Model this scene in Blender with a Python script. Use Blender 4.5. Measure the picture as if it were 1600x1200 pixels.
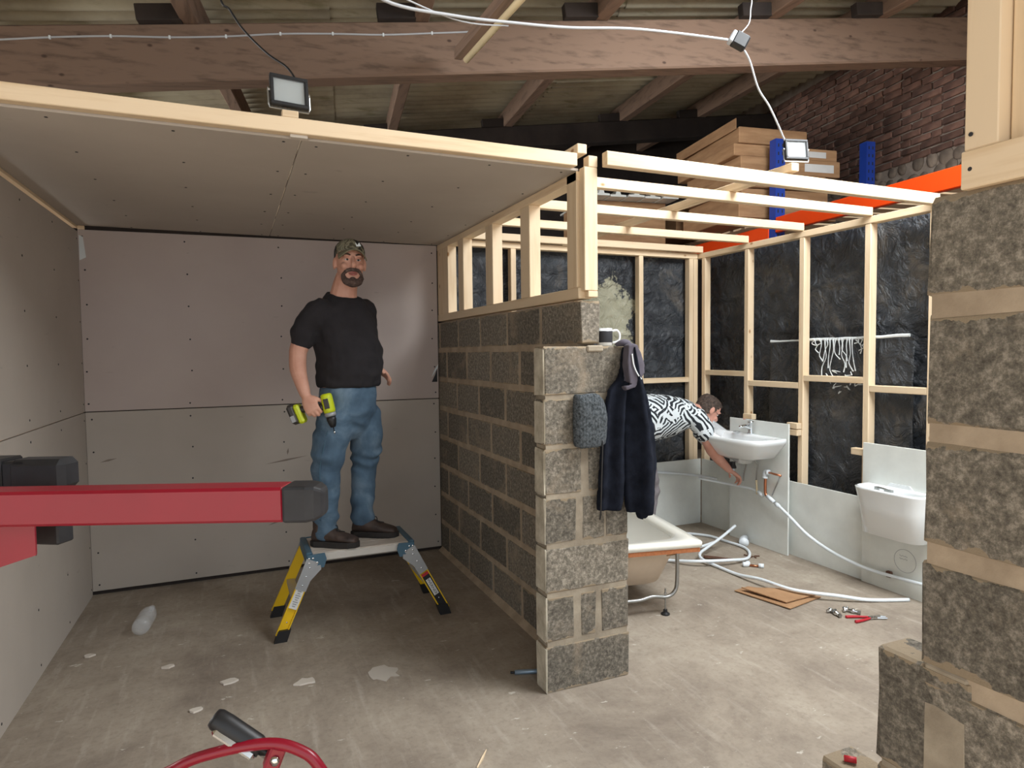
import bpy, bmesh, math, random
from mathutils import Vector, Matrix, noise
random.seed(7)
for o in list(bpy.data.objects): bpy.data.objects.remove(o)
SC = bpy.context.scene
COL = SC.collection
V = Vector
# ------------------------------------------------------------------ camera
XR = V((0.91853368, -0.39517636, -0.01146836)); UR = V((0.02948608, 0.03955086, 0.99878241)); DD = V((0.39424161, 0.91775344, -0.04798099))
cam_d = bpy.data.cameras.new('camera'); cam = bpy.data.objects.new('camera', cam_d); COL.objects.link(cam)
cam_d.sensor_width = 36; cam_d.lens = 36 * 1022.27 / 1600; cam_d.clip_start = 0.02
cam.matrix_world = Matrix(((XR.x, UR.x, -DD.x, 0), (XR.y, UR.y, -DD.y, 0), (XR.z, UR.z, -DD.z, 1.5521), (0, 0, 0, 1)))
SC.camera = cam
# ------------------------------------------------------------------ world, light, exposure
SC.view_settings.view_transform = 'Standard'; SC.view_settings.look = 'None'; SC.view_settings.gamma = 1
SC.view_settings.use_curve_mapping = False
SC.view_settings.exposure = 0.2
w = bpy.data.worlds.new('overcast'); SC.world = w; w.use_nodes = True
w.node_tree.nodes['Background'].inputs[0].default_value = (0.86, 0.93, 1.0, 1)
w.node_tree.nodes['Background'].inputs[1].default_value = 1.3
def area(name, loc, target, sx, sy, power, col=(1, 1, 1)):
    d = bpy.data.lights.new(name, 'AREA'); d.shape = 'RECTANGLE'; d.size = sx; d.size_y = sy; d.energy = power; d.color = col
    o = bpy.data.objects.new(name, d); COL.objects.link(o); o.location = loc
    o.rotation_euler = (V(target) - V(loc)).to_track_quat('-Z', 'Y').to_euler()
    return o
sd = bpy.data.lights.new('sun', 'SUN'); sd.energy = 13; sd.angle = math.radians(3); sd.color = (1, .96, .9)      # falls on the yard behind the camera
so = bpy.data.objects.new('sun', sd); COL.objects.link(so); so.rotation_euler = V((.25, .5, -.95)).to_track_quat('-Z', 'Y').to_euler(); so.location = (0, -8, 9)
area('right_area_light', (3.0, 1.5, 3.72), (2.8, 3.0, 0), 1.6, 2.2, 190, (0.93, 0.97, 1.0))
area('left_fill_light', (-5.2, 6.4, 2.0), (1.5, 5.2, 3.5), 2.2, 2.0, 300, (1.0, 0.98, 0.95))  # unseen lamp added to brighten roof underside and purlins from the left
# ------------------------------------------------------------------ mesh helpers
class MB:
    def __init__(s): s.v = []; s.f = []
    def add(s, vs, fs):
        o = len(s.v); s.v += [V(p) for p in vs]; s.f += [tuple(i + o for i in f) for f in fs]; return s
    def box(s, c, d, R=None, ch=0.0):
        c = V(c); hx, hy, hz = d[0] / 2, d[1] / 2, d[2] / 2
        if ch <= 0:
            P = [V((x, y, z)) for x in (-hx, hx) for y in (-hy, hy) for z in (-hz, hz)]
            F = [(0, 1, 3, 2), (4, 6, 7, 5), (0, 4, 5, 1), (2, 3, 7, 6), (0, 2, 6, 4), (1, 5, 7, 3)]
        else:
            bm = bmesh.new(); bmesh.ops.create_cube(bm, size=1.0)
            for q in bm.verts: q.co = V((q.co.x * d[0], q.co.y * d[1], q.co.z * d[2]))
            bmesh.ops.bevel(bm, geom=list(bm.edges), offset=min(ch, hx * .9, hy * .9, hz * .9), segments=1, affect='EDGES')
            bm.verts.ensure_lookup_table(); bm.verts.index_update()
            P = [q.co.copy() for q in bm.verts]; F = [[q.index for q in f.verts] for f in bm.faces]; bm.free()
        if R is not None: P = [R @ p for p in P]
        return s.add([p + c for p in P], F)
    def b2(s, x0, x1, y0, y1, z0, z1, ch=0.0):
        return s.box(((x0 + x1) / 2, (y0 + y1) / 2, (z0 + z1) / 2), (x1 - x0, y1 - y0, z1 - z0), None, ch)
    def bar(s, p, q, wd, ht, up=(0, 0, 1), ch=0.0):
        p, q = V(p), V(q); y = (q - p); L = y.length; y.normalize(); x = y.cross(V(up)).normalized(); z = x.cross(y)
        R = Matrix((x, y, z)).transposed()
        return s.box((p + q) / 2, (wd, L, ht), R, ch)
    def loft(s, rings, caps=True):
        n = len(rings[0]); o = len(s.v); fs = []
        for r in rings: s.v += [V(p) for p in r]
        for k in range(len(rings) - 1):
            for i in range(n):
                a = o + k * n + i; b = o + k * n + (i + 1) % n
                fs.append((a, b, b + n, a + n))
        if caps:
            fs.append(tuple(o + i for i in range(n))[::-1]); m = o + (len(rings) - 1) * n; fs.append(tuple(m + i for i in range(n)))
        s.f += fs; return s
    def tube(s, pts, r, n=8, smooth=0, side=None, flat=1.0, round_=False):
        pts = [V(p) for p in pts]; R = list(r) if isinstance(r, (list, tuple)) else [r] * len(pts)
        if smooth:
            P2 = []; R2 = []
            for i in range(len(pts) - 1):
                p0 = pts[max(i - 1, 0)]; p1 = pts[i]; p2 = pts[i + 1]; p3 = pts[min(i + 2, len(pts) - 1)]
                for k in range(smooth):
                    t = k / smooth
                    P2.append(0.5 * ((2 * p1) + (-p0 + p2) * t + (2 * p0 - 5 * p1 + 4 * p2 - p3) * t * t + (-p0 + 3 * p1 - 3 * p2 + p3) * t ** 3)); R2.append(R[i] * (1 - t) + R[i + 1] * t)
            P2.append(pts[-1]); R2.append(R[-1]); pts, R = P2, R2
        if round_:
            d0 = (pts[0] - pts[1]).normalized(); d1 = (pts[-1] - pts[-2]).normalized()
            pts = [pts[0] + d0 * R[0] * .9, pts[0] + d0 * R[0] * .6] + pts + [pts[-1] + d1 * R[-1] * .6, pts[-1] + d1 * R[-1] * .9]
            R = [R[0] * .35, R[0] * .78] + R + [R[-1] * .78, R[-1] * .35]
        rings = []; x = None
        for i, p in enumerate(pts):
            t = (pts[min(i + 1, len(pts) - 1)] - pts[max(i - 1, 0)])
            if t.length < 1e-9: t = V((0, 0, 1))
            t.normalize()
            if x is None:
                a = V(side) if side else (V((0, 0, 1)) if abs(t.z) < .9 else V((1, 0, 0)))
                x = (a - t * a.dot(t)).normalized()
            else: x = (x - t * x.dot(t)).normalized()
            y = t.cross(x)
            rings.append([p + x * R[i] * math.cos(2 * math.pi * k / n) + y * R[i] * flat * math.sin(2 * math.pi * k / n) for k in range(n)])
        return s.loft(rings)
    def lathe(s, prof, c, axis=(0, 0, 1), n=20):
        c = V(c); z = V(axis).normalized(); x = (V((1, 0, 0)) if abs(z.x) < .9 else V((0, 1, 0))); x = (x - z * x.dot(z)).normalized(); y = z.cross(x)
        return s.loft([[c + z * h + (x * math.cos(2 * math.pi * k / n) + y * math.sin(2 * math.pi * k / n)) * max(r, 1e-4) for k in range(n)] for r, h in prof])
    def prism(s, poly, p0, u, v, t):
        p0, u, v, t = V(p0), V(u), V(v), V(t)
        a = [p0 + u * x + v * y for x, y in poly]
        return s.loft([a, [p + t for p in a]])
    def ell(s, c, rx, ry, rz, R=None, n=14, m=9):
        c = V(c); rings = []
        for j in range(m + 1):
            th = math.pi * (j + .02) / (m + .04) ; rr = math.sin(th); zz = -math.cos(th)
            ring = []
            for k in range(n):
                p = V((rx * rr * math.cos(2 * math.pi * k / n), ry * rr * math.sin(2 * math.pi * k / n), rz * zz))
                ring.append(c + (R @ p if R else p))
            rings.append(ring)
        return s.loft(rings)
    def mesh(s, name):
        m = bpy.data.meshes.new(name); m.from_pydata([tuple(p) for p in s.v], [], s.f)
        bm = bmesh.new(); bm.from_mesh(m); bmesh.ops.recalc_face_normals(bm, faces=list(bm.faces)); bm.to_mesh(m); bm.free()
        return m
    def obj(s, name, m, parent=None, smooth=False):
        me = s.mesh(name); return link(name, me, m, parent, smooth)
def link(name, me, m, parent=None, smooth=False):
    me.materials.clear(); me.materials.append(m)
    if smooth:
        for p in me.polygons: p.use_smooth = True
    o = bpy.data.objects.new(name, me); COL.objects.link(o)
    if parent: par(o, parent)
    return o
def smooth_by_angle(o, ang=40):
    me = o.data
    for p in me.polygons: p.use_smooth = True
    try: me.set_sharp_from_angle(angle=math.radians(ang))
    except Exception: pass
    return o
WM = {}
def par(o, p):
    o.parent = p; o.matrix_parent_inverse = Matrix.Translation(-p.location) if p.name not in WM else Matrix.Identity(4)
def tag(o, label, cat, group=None):
    o['label'] = label; o['category'] = cat
    if group: o['group'] = group
    return o
def thing(name, loc, label, cat, group=None):
    o = bpy.data.objects.new(name, None); COL.objects.link(o); o.location = loc; o.empty_display_size = .1
    return tag(o, label, cat, group)
def struct(o): o['kind'] = 'structure'; return o
def sroot(name, loc=(0, 0, 0)):
    o = bpy.data.objects.new(name, None); COL.objects.link(o); o.location = loc; return struct(o)
# ------------------------------------------------------------------ materials
def newmat(name):
    m = bpy.data.materials.new(name); m.use_nodes = True
    return m, m.node_tree, m.node_tree.nodes['Principled BSDF']
def N(t, typ, **kw):
    n = t.nodes.new(typ)
    for k, v in kw.items(): setattr(n, k, v)
    return n
def ramp(t, fac, stops, interp='LINEAR'):
    r = N(t, 'ShaderNodeValToRGB'); r.color_ramp.interpolation = interp; e = r.color_ramp.elements
    while len(e) > 1: e.remove(e[0])
    e[0].position = stops[0][0]; e[0].color = (*stops[0][1], 1)
    for p, c in stops[1:]:
        q = e.new(p); q.color = (*c, 1)
    t.links.new(fac, r.inputs[0]); return r.outputs[0]
def coords(t, kind='Object', scale=(1, 1, 1), rot=(0, 0, 0)):
    c = N(t, 'ShaderNodeTexCoord'); mp = N(t, 'ShaderNodeMapping'); mp.inputs['Scale'].default_value = scale; mp.inputs['Rotation'].default_value = rot
    t.links.new(c.outputs[kind], mp.inputs[0]); return mp.outputs[0]
def nz(t, vec, scale, detail=4, rough=.55, dist=0):
    n = N(t, 'ShaderNodeTexNoise'); n.inputs['Scale'].default_value = scale; n.inputs['Detail'].default_value = detail
    n.inputs['Roughness'].default_value = rough; n.inputs['Distortion'].default_value = dist
    t.links.new(vec, n.inputs['Vector']); return n.outputs[0]
def mix(t, fac, a, b, mode='MIX'):
    n = N(t, 'ShaderNodeMix', data_type='RGBA', blend_type=mode)
    for sock, val in ((n.inputs[0], fac), (n.inputs[6], a), (n.inputs[7], b)):
        if isinstance(val, (int, float)): sock.default_value = val
        elif isinstance(val, tuple): sock.default_value = (*val, 1)
        else: t.links.new(val, sock)
    return n.outputs[2]
def bump(t, p, h, strength, dist=.01):
    b = N(t, 'ShaderNodeBump'); b.inputs['Strength'].default_value = strength; b.inputs['Distance'].default_value = dist
    t.links.new(h, b.inputs['Height']); t.links.new(b.outputs[0], p.inputs['Normal'])
def rnd_val(t, col, amt):
    oi = N(t, 'ShaderNodeObjectInfo'); mr = N(t, 'ShaderNodeMapRange'); mr.inputs[3].default_value = 1 - amt; mr.inputs[4].default_value = 1 + amt
    t.links.new(oi.outputs['Random'], mr.inputs[0]); hs = N(t, 'ShaderNodeHueSaturation'); t.links.new(mr.outputs[0], hs.inputs['Value']); t.links.new(col, hs.inputs['Color'])
    return hs.outputs[0]
def pm(name, stops, scale=4, detail=4, rough=.6, bmp=0, bscale=None, stretch=(1, 1, 1), metal=0, rnd=0, coord='Object', spec=.5, dist=0, bdist=.004, coat=0):
    m, t, p = newmat(name)
    vec = coords(t, coord, stretch); f = nz(t, vec, scale, detail, .6, dist)
    c = ramp(t, f, stops)
    if rnd: c = rnd_val(t, c, rnd)
    t.links.new(c, p.inputs['Base Color']); p.inputs['Roughness'].default_value = rough; p.inputs['Metallic'].default_value = metal
    p.inputs['Specular IOR Level'].default_value = spec; p.inputs['Coat Weight'].default_value = coat
    if bmp: bump(t, p, nz(t, vec, bscale or scale * 4, 5, .6), bmp, bdist)
    return m
def hexc(h):
    c = [int(h[i:i + 2], 16) / 255 for i in (0, 2, 4)]
    return tuple(x / 12.92 if x <= .04045 else ((x + .055) / 1.055) ** 2.4 for x in c)
def two(name, a, b, **kw): return pm(name, [(.35, hexc(a)), (.65, hexc(b))], **kw)
MT = {}
def wood(name, light, dark, knot, rough=.65, axis=0, rnd=.08):
    m, t, p = newmat(name); sc = [9, 9, 9]; sc[axis] = .55
    v1 = coords(t, 'Object', tuple(sc)); g = nz(t, v1, 3.0, 5, .6, .15)
    c = ramp(t, g, [(.3, dark), (.5, light), (.75, light)])
    sk = [2.2, 2.2, 2.2]; sk[axis] = 1.3
    vo = N(t, 'ShaderNodeTexVoronoi'); vo.inputs['Scale'].default_value = 3.2; t.links.new(coords(t, 'Object', tuple(sk)), vo.inputs['Vector'])
    k = ramp(t, vo.outputs['Distance'], [(.04, (1, 1, 1)), (.09, (0, 0, 0))])
    c = mix(t, k, c, knot); c = rnd_val(t, c, rnd)
    t.links.new(c, p.inputs['Base Color']); p.inputs['Roughness'].default_value = rough; bump(t, p, g, .15, .003)
    return m
for ax, nm in enumerate('xyz'):
    MT['pine_' + nm] = wood('pine_' + nm, hexc('e4cdac'), hexc('d6ba94'), hexc('a87b4d'), axis=ax)
    MT['old_' + nm] = wood('old_' + nm, hexc('7f6858'), hexc('625043'), hexc('4c3b31'), .9, axis=ax)
def m_floor():
    m, t, p = newmat('concrete_floor'); v = coords(t, 'Object')
    c = ramp(t, nz(t, v, 1.6, 9, .72, .3), [(.30, hexc('7b6f63')), (.5, hexc('998d7e')), (.70, hexc('ada292'))])
    st = nz(t, coords(t, 'Object', (9, 1.2, 1), (0, 0, math.radians(-32))), 2.2, 5, .6)
    c = mix(t, ramp(t, st, [(.55, (0, 0, 0)), (.8, (.35, .35, .35))]), c, hexc('cfc6b8'))
    c = mix(t, ramp(t, nz(t, v, 3.3, 6, .7), [(.62, (0, 0, 0)), (.75, (.55, .55, .55))]), c, hexc('6b5d51'))
    c = mix(t, ramp(t, nz(t, coords(t, 'Object', (2.4, 5, 1), (0, 0, .4)), 3.1, 5, .65), [(.66, (0, 0, 0)), (.70, (.7, .7, .7))]), c, hexc('d8d2c6'))
    c = mix(t, ramp(t, nz(t, v, 38, 5, .7), [(.35, (.28, .28, .28)), (.5, (0, 0, 0))]), c, hexc('6f6357'))
    c = mix(t, ramp(t, nz(t, coords(t, 'Object', (3, 9, 1), (0, 0, .5)), 9, 4, .6), [(.68, (0, 0, 0)), (.72, (.6, .6, .6))]), c, hexc('d6d0c6'))
    t.links.new(c, p.inputs['Base Color']); p.inputs['Roughness'].default_value = .82
    bump(t, p, nz(t, v, 14, 8, .7), .35, .006); return m
MT['floor'] = m_floor()
def m_board(name, a, b):
    m, t, p = newmat(name); v = coords(t, 'Object')
    c = ramp(t, nz(t, v, 2.0, 5, .6), [(.3, hexc(a)), (.7, hexc(b))])
    c = mix(t, ramp(t, nz(t, coords(t, 'Object', (1.5, 1.5, 6)), 5, 3, .5), [(.7, (0, 0, 0)), (.76, (.3, .3, .3))]), c, hexc('8f857c'))
    t.links.new(c, p.inputs['Base Color']); p.inputs['Roughness'].default_value = .9; bump(t, p, nz(t, v, 160, 2), .05, .001); return m
MT['board_grey'] = m_board('plasterboard_grey', 'b3aaa0', 'bbb2a8')
MT['board_pink'] = m_board('plasterboard_pink', 'bcaea8', 'c3b6af')
def m_block():
    m, t, p = newmat('concrete_block'); v = coords(t, 'Object')
    c = ramp(t, nz(t, v, 58, 8, .8), [(.34, hexc('4b453d')), (.5, hexc('756e62')), (.66, hexc('a99f90'))])
    c = rnd_val(t, c, .26)
    c = mix(t, ramp(t, nz(t, v, 4.5, 5, .65, .5), [(.54, (0, 0, 0)), (.7, (.7, .7, .7))]), c, hexc('9c8d79'))
    # mortar smeared over the block edges
    g = N(t, 'ShaderNodeTexCoord'); s = N(t, 'ShaderNodeSeparateXYZ'); t.links.new(g.outputs['Generated'], s.inputs[0])
    z = N(t, 'ShaderNodeMath', operation='PINGPONG'); z.inputs[1].default_value = .5; t.links.new(s.outputs[2], z.inputs[0])
    a = N(t, 'ShaderNodeMath', operation='MULTIPLY_ADD'); a.inputs[1].default_value = .34; a.inputs[2].default_value = -.13; t.links.new(nz(t, v, 16, 5, .6), a.inputs[0])
    l = N(t, 'ShaderNodeMath', operation='LESS_THAN'); t.links.new(z.outputs[0], l.inputs[0]); t.links.new(a.outputs[0], l.inputs[1])
    c = mix(t, l.outputs[0], c, hexc('96866f'))
    t.links.new(c, p.inputs['Base Color']); p.inputs['Roughness'].default_value = .95
    bump(t, p, nz(t, v, 70, 6, .75), .8, .006); return m
MT['block'] = m_block()
MT['mortar'] = two('mortar', '9a8974', 'b3a18a', scale=9, detail=6, rough=.95, bmp=.6, bscale=40)
MT['mortar_pale'] = two('pale_mortar', '8a7e6d', 'a89c89', scale=9, detail=6, rough=.95, bmp=.6, bscale=40)
MT['daylit_edge'] = two('pier_daylight', 'a39a88', 'ccc4b1', scale=12, detail=6, rough=.95, bmp=.5, bscale=40)  # daylight on the pier's left face, put into a pale colour
MT['brick'] = pm('old_brick', [(.3, hexc('54403a')), (.55, hexc('76584c')), (.75, hexc('8f7062'))], scale=5, detail=5, rough=.95, bmp=.6, bscale=40, rnd=.35)
MT['brick_mortar'] = two('lime_mortar', '86796e', 'a4988c', scale=6, rough=.95, bmp=.5)
MT['stone'] = pm('field_stone', [(.3, hexc('5a5048')), (.7, hexc('8a7c6e'))], scale=6, rough=.9, bmp=.4, rnd=.3)
def m_roof():
    m, t, p = newmat('fibre_cement_sheet'); v = coords(t, 'Object')
    c = ramp(t, nz(t, v, 1.6, 6, .6), [(.3, hexc('8c8474')), (.5, hexc('a9a18c')), (.7, hexc('b8b29c'))])
    c = mix(t, ramp(t, nz(t, coords(t, 'Object', (1, 5, 5)), 2.4, 5, .7), [(.55, (0, 0, 0)), (.75, (.7, .7, .7))]), c, hexc('6d6a48'))
    t.links.new(c, p.inputs['Base Color']); p.inputs['Roughness'].default_value = .95; return m
MT['roof'] = m_roof()
def m_poly(name, stain=None):
    m, t, p = newmat(name); v = coords(t, 'Object')
    c = ramp(t, nz(t, v, 2.2, 7, .7, .8), [(.40, hexc('272b31')), (.56, hexc('3b3f44')), (.74, hexc('6e675e'))])
    r = ramp(t, nz(t, v, 2.6, 6, .7), [(.4, (.16,) * 3), (.65, (.5,) * 3)])
    if stain:
        s = N(t, 'ShaderNodeTexCoord'); sub = N(t, 'ShaderNodeVectorMath', operation='DISTANCE'); t.links.new(s.outputs['Object'], sub.inputs[0]); sub.inputs[1].default_value = stain
        d = N(t, 'ShaderNodeMath', operation='MULTIPLY_ADD'); t.links.new(nz(t, v, 7, 8, .75), d.inputs[0]); d.inputs[1].default_value = .9; t.links.new(sub.outputs['Value'], d.inputs[2])
        k = ramp(t, d.outputs[0], [(.70, (1, 1, 1)), (.74, (0, 0, 0))])
        c = mix(t, k, c, hexc('a8a690'))
    t.links.new(c, p.inputs['Base Color']); t.links.new(r, p.inputs['Roughness'])
    bump(t, p, nz(t, v, 7, 6, .6, 1.6), 1.0, .05); return m
MT['poly'] = m_poly('black_polythene'); MT['poly_stain'] = m_poly('black_polythene_limewash', (3.03, 4.86, 1.88))
def plain(name, h, rough=.5, metal=0, coat=0, spec=.5, var=.06, scale=6):
    c = hexc(h); return pm(name, [(.3, tuple(x * (1 - var) for x in c)), (.7, tuple(min(1, x * (1 + var)) for x in c))], scale=scale, rough=rough, metal=metal, coat=coat, spec=spec)
MT['panel'] = plain('white_wall_panel', 'dfe2dd', .25)
MT['porcelain'] = plain('white_porcelain', 'eef2f3', .08, coat=.6, var=.01)
MT['bath'] = plain('cream_acrylic', 'f1efe4', .12, coat=.4, var=.01)
MT['bath_shell'] = plain('bath_fibreglass', 'd9c6b0', .6)
MT['chipboard'] = plain('chipboard', 'a9683f', .8, var=.2, scale=60)
MT['pipe_white'] = plain('white_pipe', 'e4ebf0', .3, var=.02)
MT['copper'] = plain('copper', 'c98563', .3, metal=1)
MT['chrome'] = plain('chrome', 'd5d8da', .12, metal=1)
MT['steel'] = plain('galvanised_steel', 'a9aaa8', .4, metal=1, var=.15)
MT['alu'] = plain('aluminium', 'c9c6c0', .45, metal=.6)
MT['deck'] = two('worn_deck', 'b9aea2', 'cfc6bb', scale=14, rough=.6, stretch=(1, 6, 1))
MT['yellow'] = plain('yellow_fibreglass', 'e8bd10', .4)
MT['bracket_blue'] = plain('blue_grey_bracket', '3f5f72', .5)
MT['bracket_grey'] = plain('grey_bracket', '9c9ea0', .45, metal=.3)
MT['black'] = plain('black_plastic', '1c1c1e', .45, var=.2)
MT['black_dull'] = pm('dusty_black_plastic', [(.35, hexc('101012')), (.8, hexc('343438'))], scale=7, rough=.6)
MT['red'] = plain('red_paint', '8e0c26', .32, coat=.1, var=.12, scale=3)
MT['red_flat'] = plain('red_grip', 'b3202c', .5)
MT['orange'] = plain('orange_paint', 'f04a10', .4, var=.05, scale=2)
MT['blue'] = plain('blue_paint', '1f3f9a', .4)
MT['card'] = two('cardboard', '94704f', 'ab8662', scale=3, rough=.85, stretch=(1, 1, 6), rnd=.12)
MT['paper'] = plain('paper_label', 'd8d8d6', .7)
MT['print'] = plain('black_ink', '26262a', .7)
MT['skin'] = pm('skin', [(.3, hexc('c08a74')), (.7, hexc('d2a08a'))], scale=9, rough=.55)
MT['skin_red'] = pm('ruddy_skin', [(.3, hexc('c48a76')), (.7, hexc('d8a492'))], scale=9, rough=.55)
MT['lip'] = plain('lips', 'a8605c', .5)
MT['eye'] = plain('eye_white', 'd8d2cc', .3); MT['iris'] = plain('iris', '2a221e', .3)
MT['hair_dark'] = pm('dark_hair', [(.35, hexc('2c221c')), (.7, hexc('5a4a40'))], scale=60, rough=.8, bmp=.5, bscale=120)
MT['beard'] = pm('greying_beard', [(.35, hexc('3b2a24')), (.6, hexc('5c4a42')), (.8, hexc('8a7e76'))], scale=55, rough=.9, bmp=.6, bscale=150)
MT['tee'] = pm('black_tee', [(.3, hexc('1e1b1e')), (.7, hexc('272427'))], scale=12, rough=.95, bmp=.15, bscale=300)
MT['denim'] = pm('faded_denim', [(.3, hexc('33475a')), (.52, hexc('4c6377')), (.75, hexc('75899a'))], scale=5, detail=7, rough=.9, bmp=.3, bscale=220, dist=.5)
MT['boot'] = pm('brown_leather', [(.3, hexc('2c221e')), (.7, hexc('4a3a32'))], scale=10, rough=.6)
MT['sole'] = plain('boot_sole', '262220', .8)
def m_camo():
    m, t, p = newmat('camo_cloth'); f = nz(t, coords(t, 'Object'), 22, 2, .5, 1.5)
    c = ramp(t, f, [(.0, hexc('24221f')), (.40, hexc('56503f')), (.5, hexc('86806a')), (.62, hexc('6c6a58'))], 'CONSTANT')
    t.links.new(c, p.inputs['Base Color']); p.inputs['Roughness'].default_value = .95; return m
MT['camo'] = m_camo(); MT['cap_brim'] = plain('olive_cloth', '7f7a62', .95)
def m_leaf():
    m, t, p = newmat('palm_print_cloth'); out = None
    for rot, sc in ((.6, 8.5), (-.9, 10.5)):
        wv = N(t, 'ShaderNodeTexWave', wave_type='BANDS'); wv.inputs['Scale'].default_value = sc; wv.inputs['Distortion'].default_value = 9; wv.inputs['Detail'].default_value = 1.5; wv.inputs['Detail Scale'].default_value = .8
        t.links.new(coords(t, 'Object', (1, 1, 1), (0, rot, 0)), wv.inputs['Vector'])
        k = ramp(t, wv.outputs['Fac'], [(.0, (0, 0, 0)), (.52, (1, 1, 1))], 'CONSTANT')
        out = k if out is None else mix(t, ramp(t, nz(t, coords(t, 'Object'), 9, 1, .5), [(.0, (0, 0, 0)), (.5, (1, 1, 1))], 'CONSTANT'), out, k)
    gap = ramp(t, nz(t, coords(t, 'Object'), 14, 2, .5), [(.0, (0, 0, 0)), (.58, (1, 1, 1))], 'CONSTANT')
    out = mix(t, gap, out, (1, 1, 1)); c = mix(t, out, hexc('20252b'), hexc('d3dade'))
    t.links.new(c, p.inputs['Base Color']); p.inputs['Roughness'].default_value = .9; return m
MT['leaf'] = m_leaf()
MT['trouser'] = two('grey_trousers', '6c6668', '858084', scale=7, rough=.9)
MT['navy'] = pm('navy_fleece', [(.3, hexc('14161d')), (.7, hexc('242833'))], scale=14, rough=1, bmp=.5, bscale=260, spec=.1)
MT['navy_trim'] = plain('grey_collar_cloth', '57525c', .9)
MT['knit'] = pm('grey_knit', [(.35, hexc('34383a')), (.65, hexc('62676b'))], scale=90, rough=1, bmp=.8, bscale=160, spec=.1)
MT['grey_cable'] = plain('grey_cable', 'b5b8bc', .5); MT['black_cable'] = plain('black_cable', '18181a', .5)
MT['cream'] = plain('cream_pipe', 'd9c7a0', .5)
MT['reflector'] = plain('lamp_reflector', '9aa09f', .3); MT['led'] = plain('led_chip', 'd6b26c', .4)
MT['lime'] = plain('lime_plastic', 'c3d01a', .45); MT['dgrey'] = plain('dark_grey_plastic', '3a3634', .5)
MT['plaster'] = plain('plaster_flake', 'c8bfb3', .9); MT['dark'] = two('dark_timber', '2a2422', '3c3430', scale=3, rough=.95)  # dark: dark brown for barn back wall, far beam, cleats and backing
MT['paint_white'] = plain('white_paint_drip', 'e4eaec', .4); MT['rust'] = plain('rusty_iron', '5a3c2c', .8, var=.3, scale=40)
def m_clear(name, alpha):
    m, t, p = newmat(name); v = coords(t, 'Object'); t.links.new(ramp(t, nz(t, v, 9, 2), [(.3, (.86, .9, .92)), (.7, (.95, .97, .98))]), p.inputs['Base Color'])
    p.inputs['Roughness'].default_value = .1; p.inputs['Alpha'].default_value = alpha; return m
MT['clear'] = m_clear('clear_plastic', .26); MT['lamp_glass'] = m_clear('lamp_glass', .07)
# ------------------------------------------------------------------ old barn shell (turned 9 degrees from the new rooms)
A9 = 0.15662
BX = V((math.cos(A9), -math.sin(A9), 0)); BY = V((math.sin(A9), math.cos(A9), 0))
def Bw(x, y, z): return BX * x + BY * y + V((0, 0, z))
def zr(x, y): return 3.9 + .119 * (x - 1.2) + .06 * (y - 4.6)
fl = MB(); n = 60
fl.v = [V((-9 + 20 * i / n, -6 + 20 * j / n, 0)) for j in range(n + 1) for i in range(n + 1)]
fl.f = [(j * (n + 1) + i, j * (n + 1) + i + 1, (j + 1) * (n + 1) + i + 1, (j + 1) * (n + 1) + i) for j in range(n) for i in range(n)]
struct(fl.obj('floor', MT['floor']))
# roof of corrugated sheets: corrugations run down the slope
roof = sroot('roof', Bw(0, 4.6, 3.9))
def sheet_mesh(lx, ly):
    mb = MB(); rows = 1; k = int(ly / .146); ns = k * 8
    sl = BX + V((0, 0, .119)); sy = BY + V((0, 0, .06))
    pts = []
    for i in range(ns + 1):
        y = ly * i / ns; h = .024 * math.cos(2 * math.pi * k * i / ns)
        pts.append((y, h))
    for t in (0, .006):
        for x in (0, lx):
            mb.v += [sl * x + sy * y + V((0, 0, h + t)) for y, h in pts]
    q = ns + 1
    for i in range(ns):
        mb.f += [(i, i + 1, q + i + 1, q + i), (2 * q + i, 3 * q + i, 3 * q + i + 1, 2 * q + i + 1)]
    mb.f += [(0, q, 3 * q, 2 * q), (ns, 2 * q + ns, 3 * q + ns, q + ns)]
    return mb.mesh('roof_or_sun_block_sheet')
sm = sheet_mesh(2.45, 1.05); sm2 = sheet_mesh(2.45, 1.05)
for p in sm.polygons: p.use_smooth = True
for i in range(6):
    for j in range(11):
        x = -7.2 + i * 2.35; y = -1.6 + j * 1.02
        sun_block = 1.6 < x + 1.2 < 4.6 and -.2 < y + .5 < 2.0       # opaque white sheets added to stop the sun over the right-hand room
        o = link('roof_or_sun_block_sheet', sm if not sun_block else sm2, MT['panel'] if sun_block else MT['roof'], None); o.location = Bw(x, y, zr(x, y) + .235 + .008 * (i % 2) + .01 * (j % 2)); 
        o.parent = roof; o.matrix_parent_inverse = Matrix.Translation(-roof.location)
def along(name, x, y0, y1, wd, ht, m, parent, dz=0):
    return MB().bar(Bw(x, y0, zr(x, y0) + ht / 2 + dz), Bw(x, y1, zr(x, y1) + ht / 2 + dz), wd, ht, ch=.006).obj(name, m, parent)
PUR = [-4.9, -3.6, -2.25, -.9, .56, 1.88, 3.32, 4.36]
for x in PUR:
    along('purlin', x, 1.6, 9.2, .10, .19, MT['old_y'], roof)
for x in PUR:
    for y in (4.6, 7.5):
        MB().bar(Bw(x - .30, y - .02, zr(x - .30, y) + .05), Bw(x - .045, y - .02, zr(x - .045, y) + .05), .07, .10, ch=.004).obj('cleat', MT['dark'], roof)
def cross_beam(y, h, label, m):
    b = MB().bar(Bw(-6.5, y, zr(-6.5, y) - h / 2), Bw(5.42, y, zr(5.42, y) - h / 2), .16, h, ch=.012)
    return tag(b.obj('roof_beam', m), label, 'beam')
cross_beam(4.68, .36, 'massive reddish brown roof beam crossing above both rooms, nearest the camera', MT['old_x'])
cross_beam(7.5, .24, 'dark far roof beam crossing behind the cardboard boxes', MT['dark'])
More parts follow.
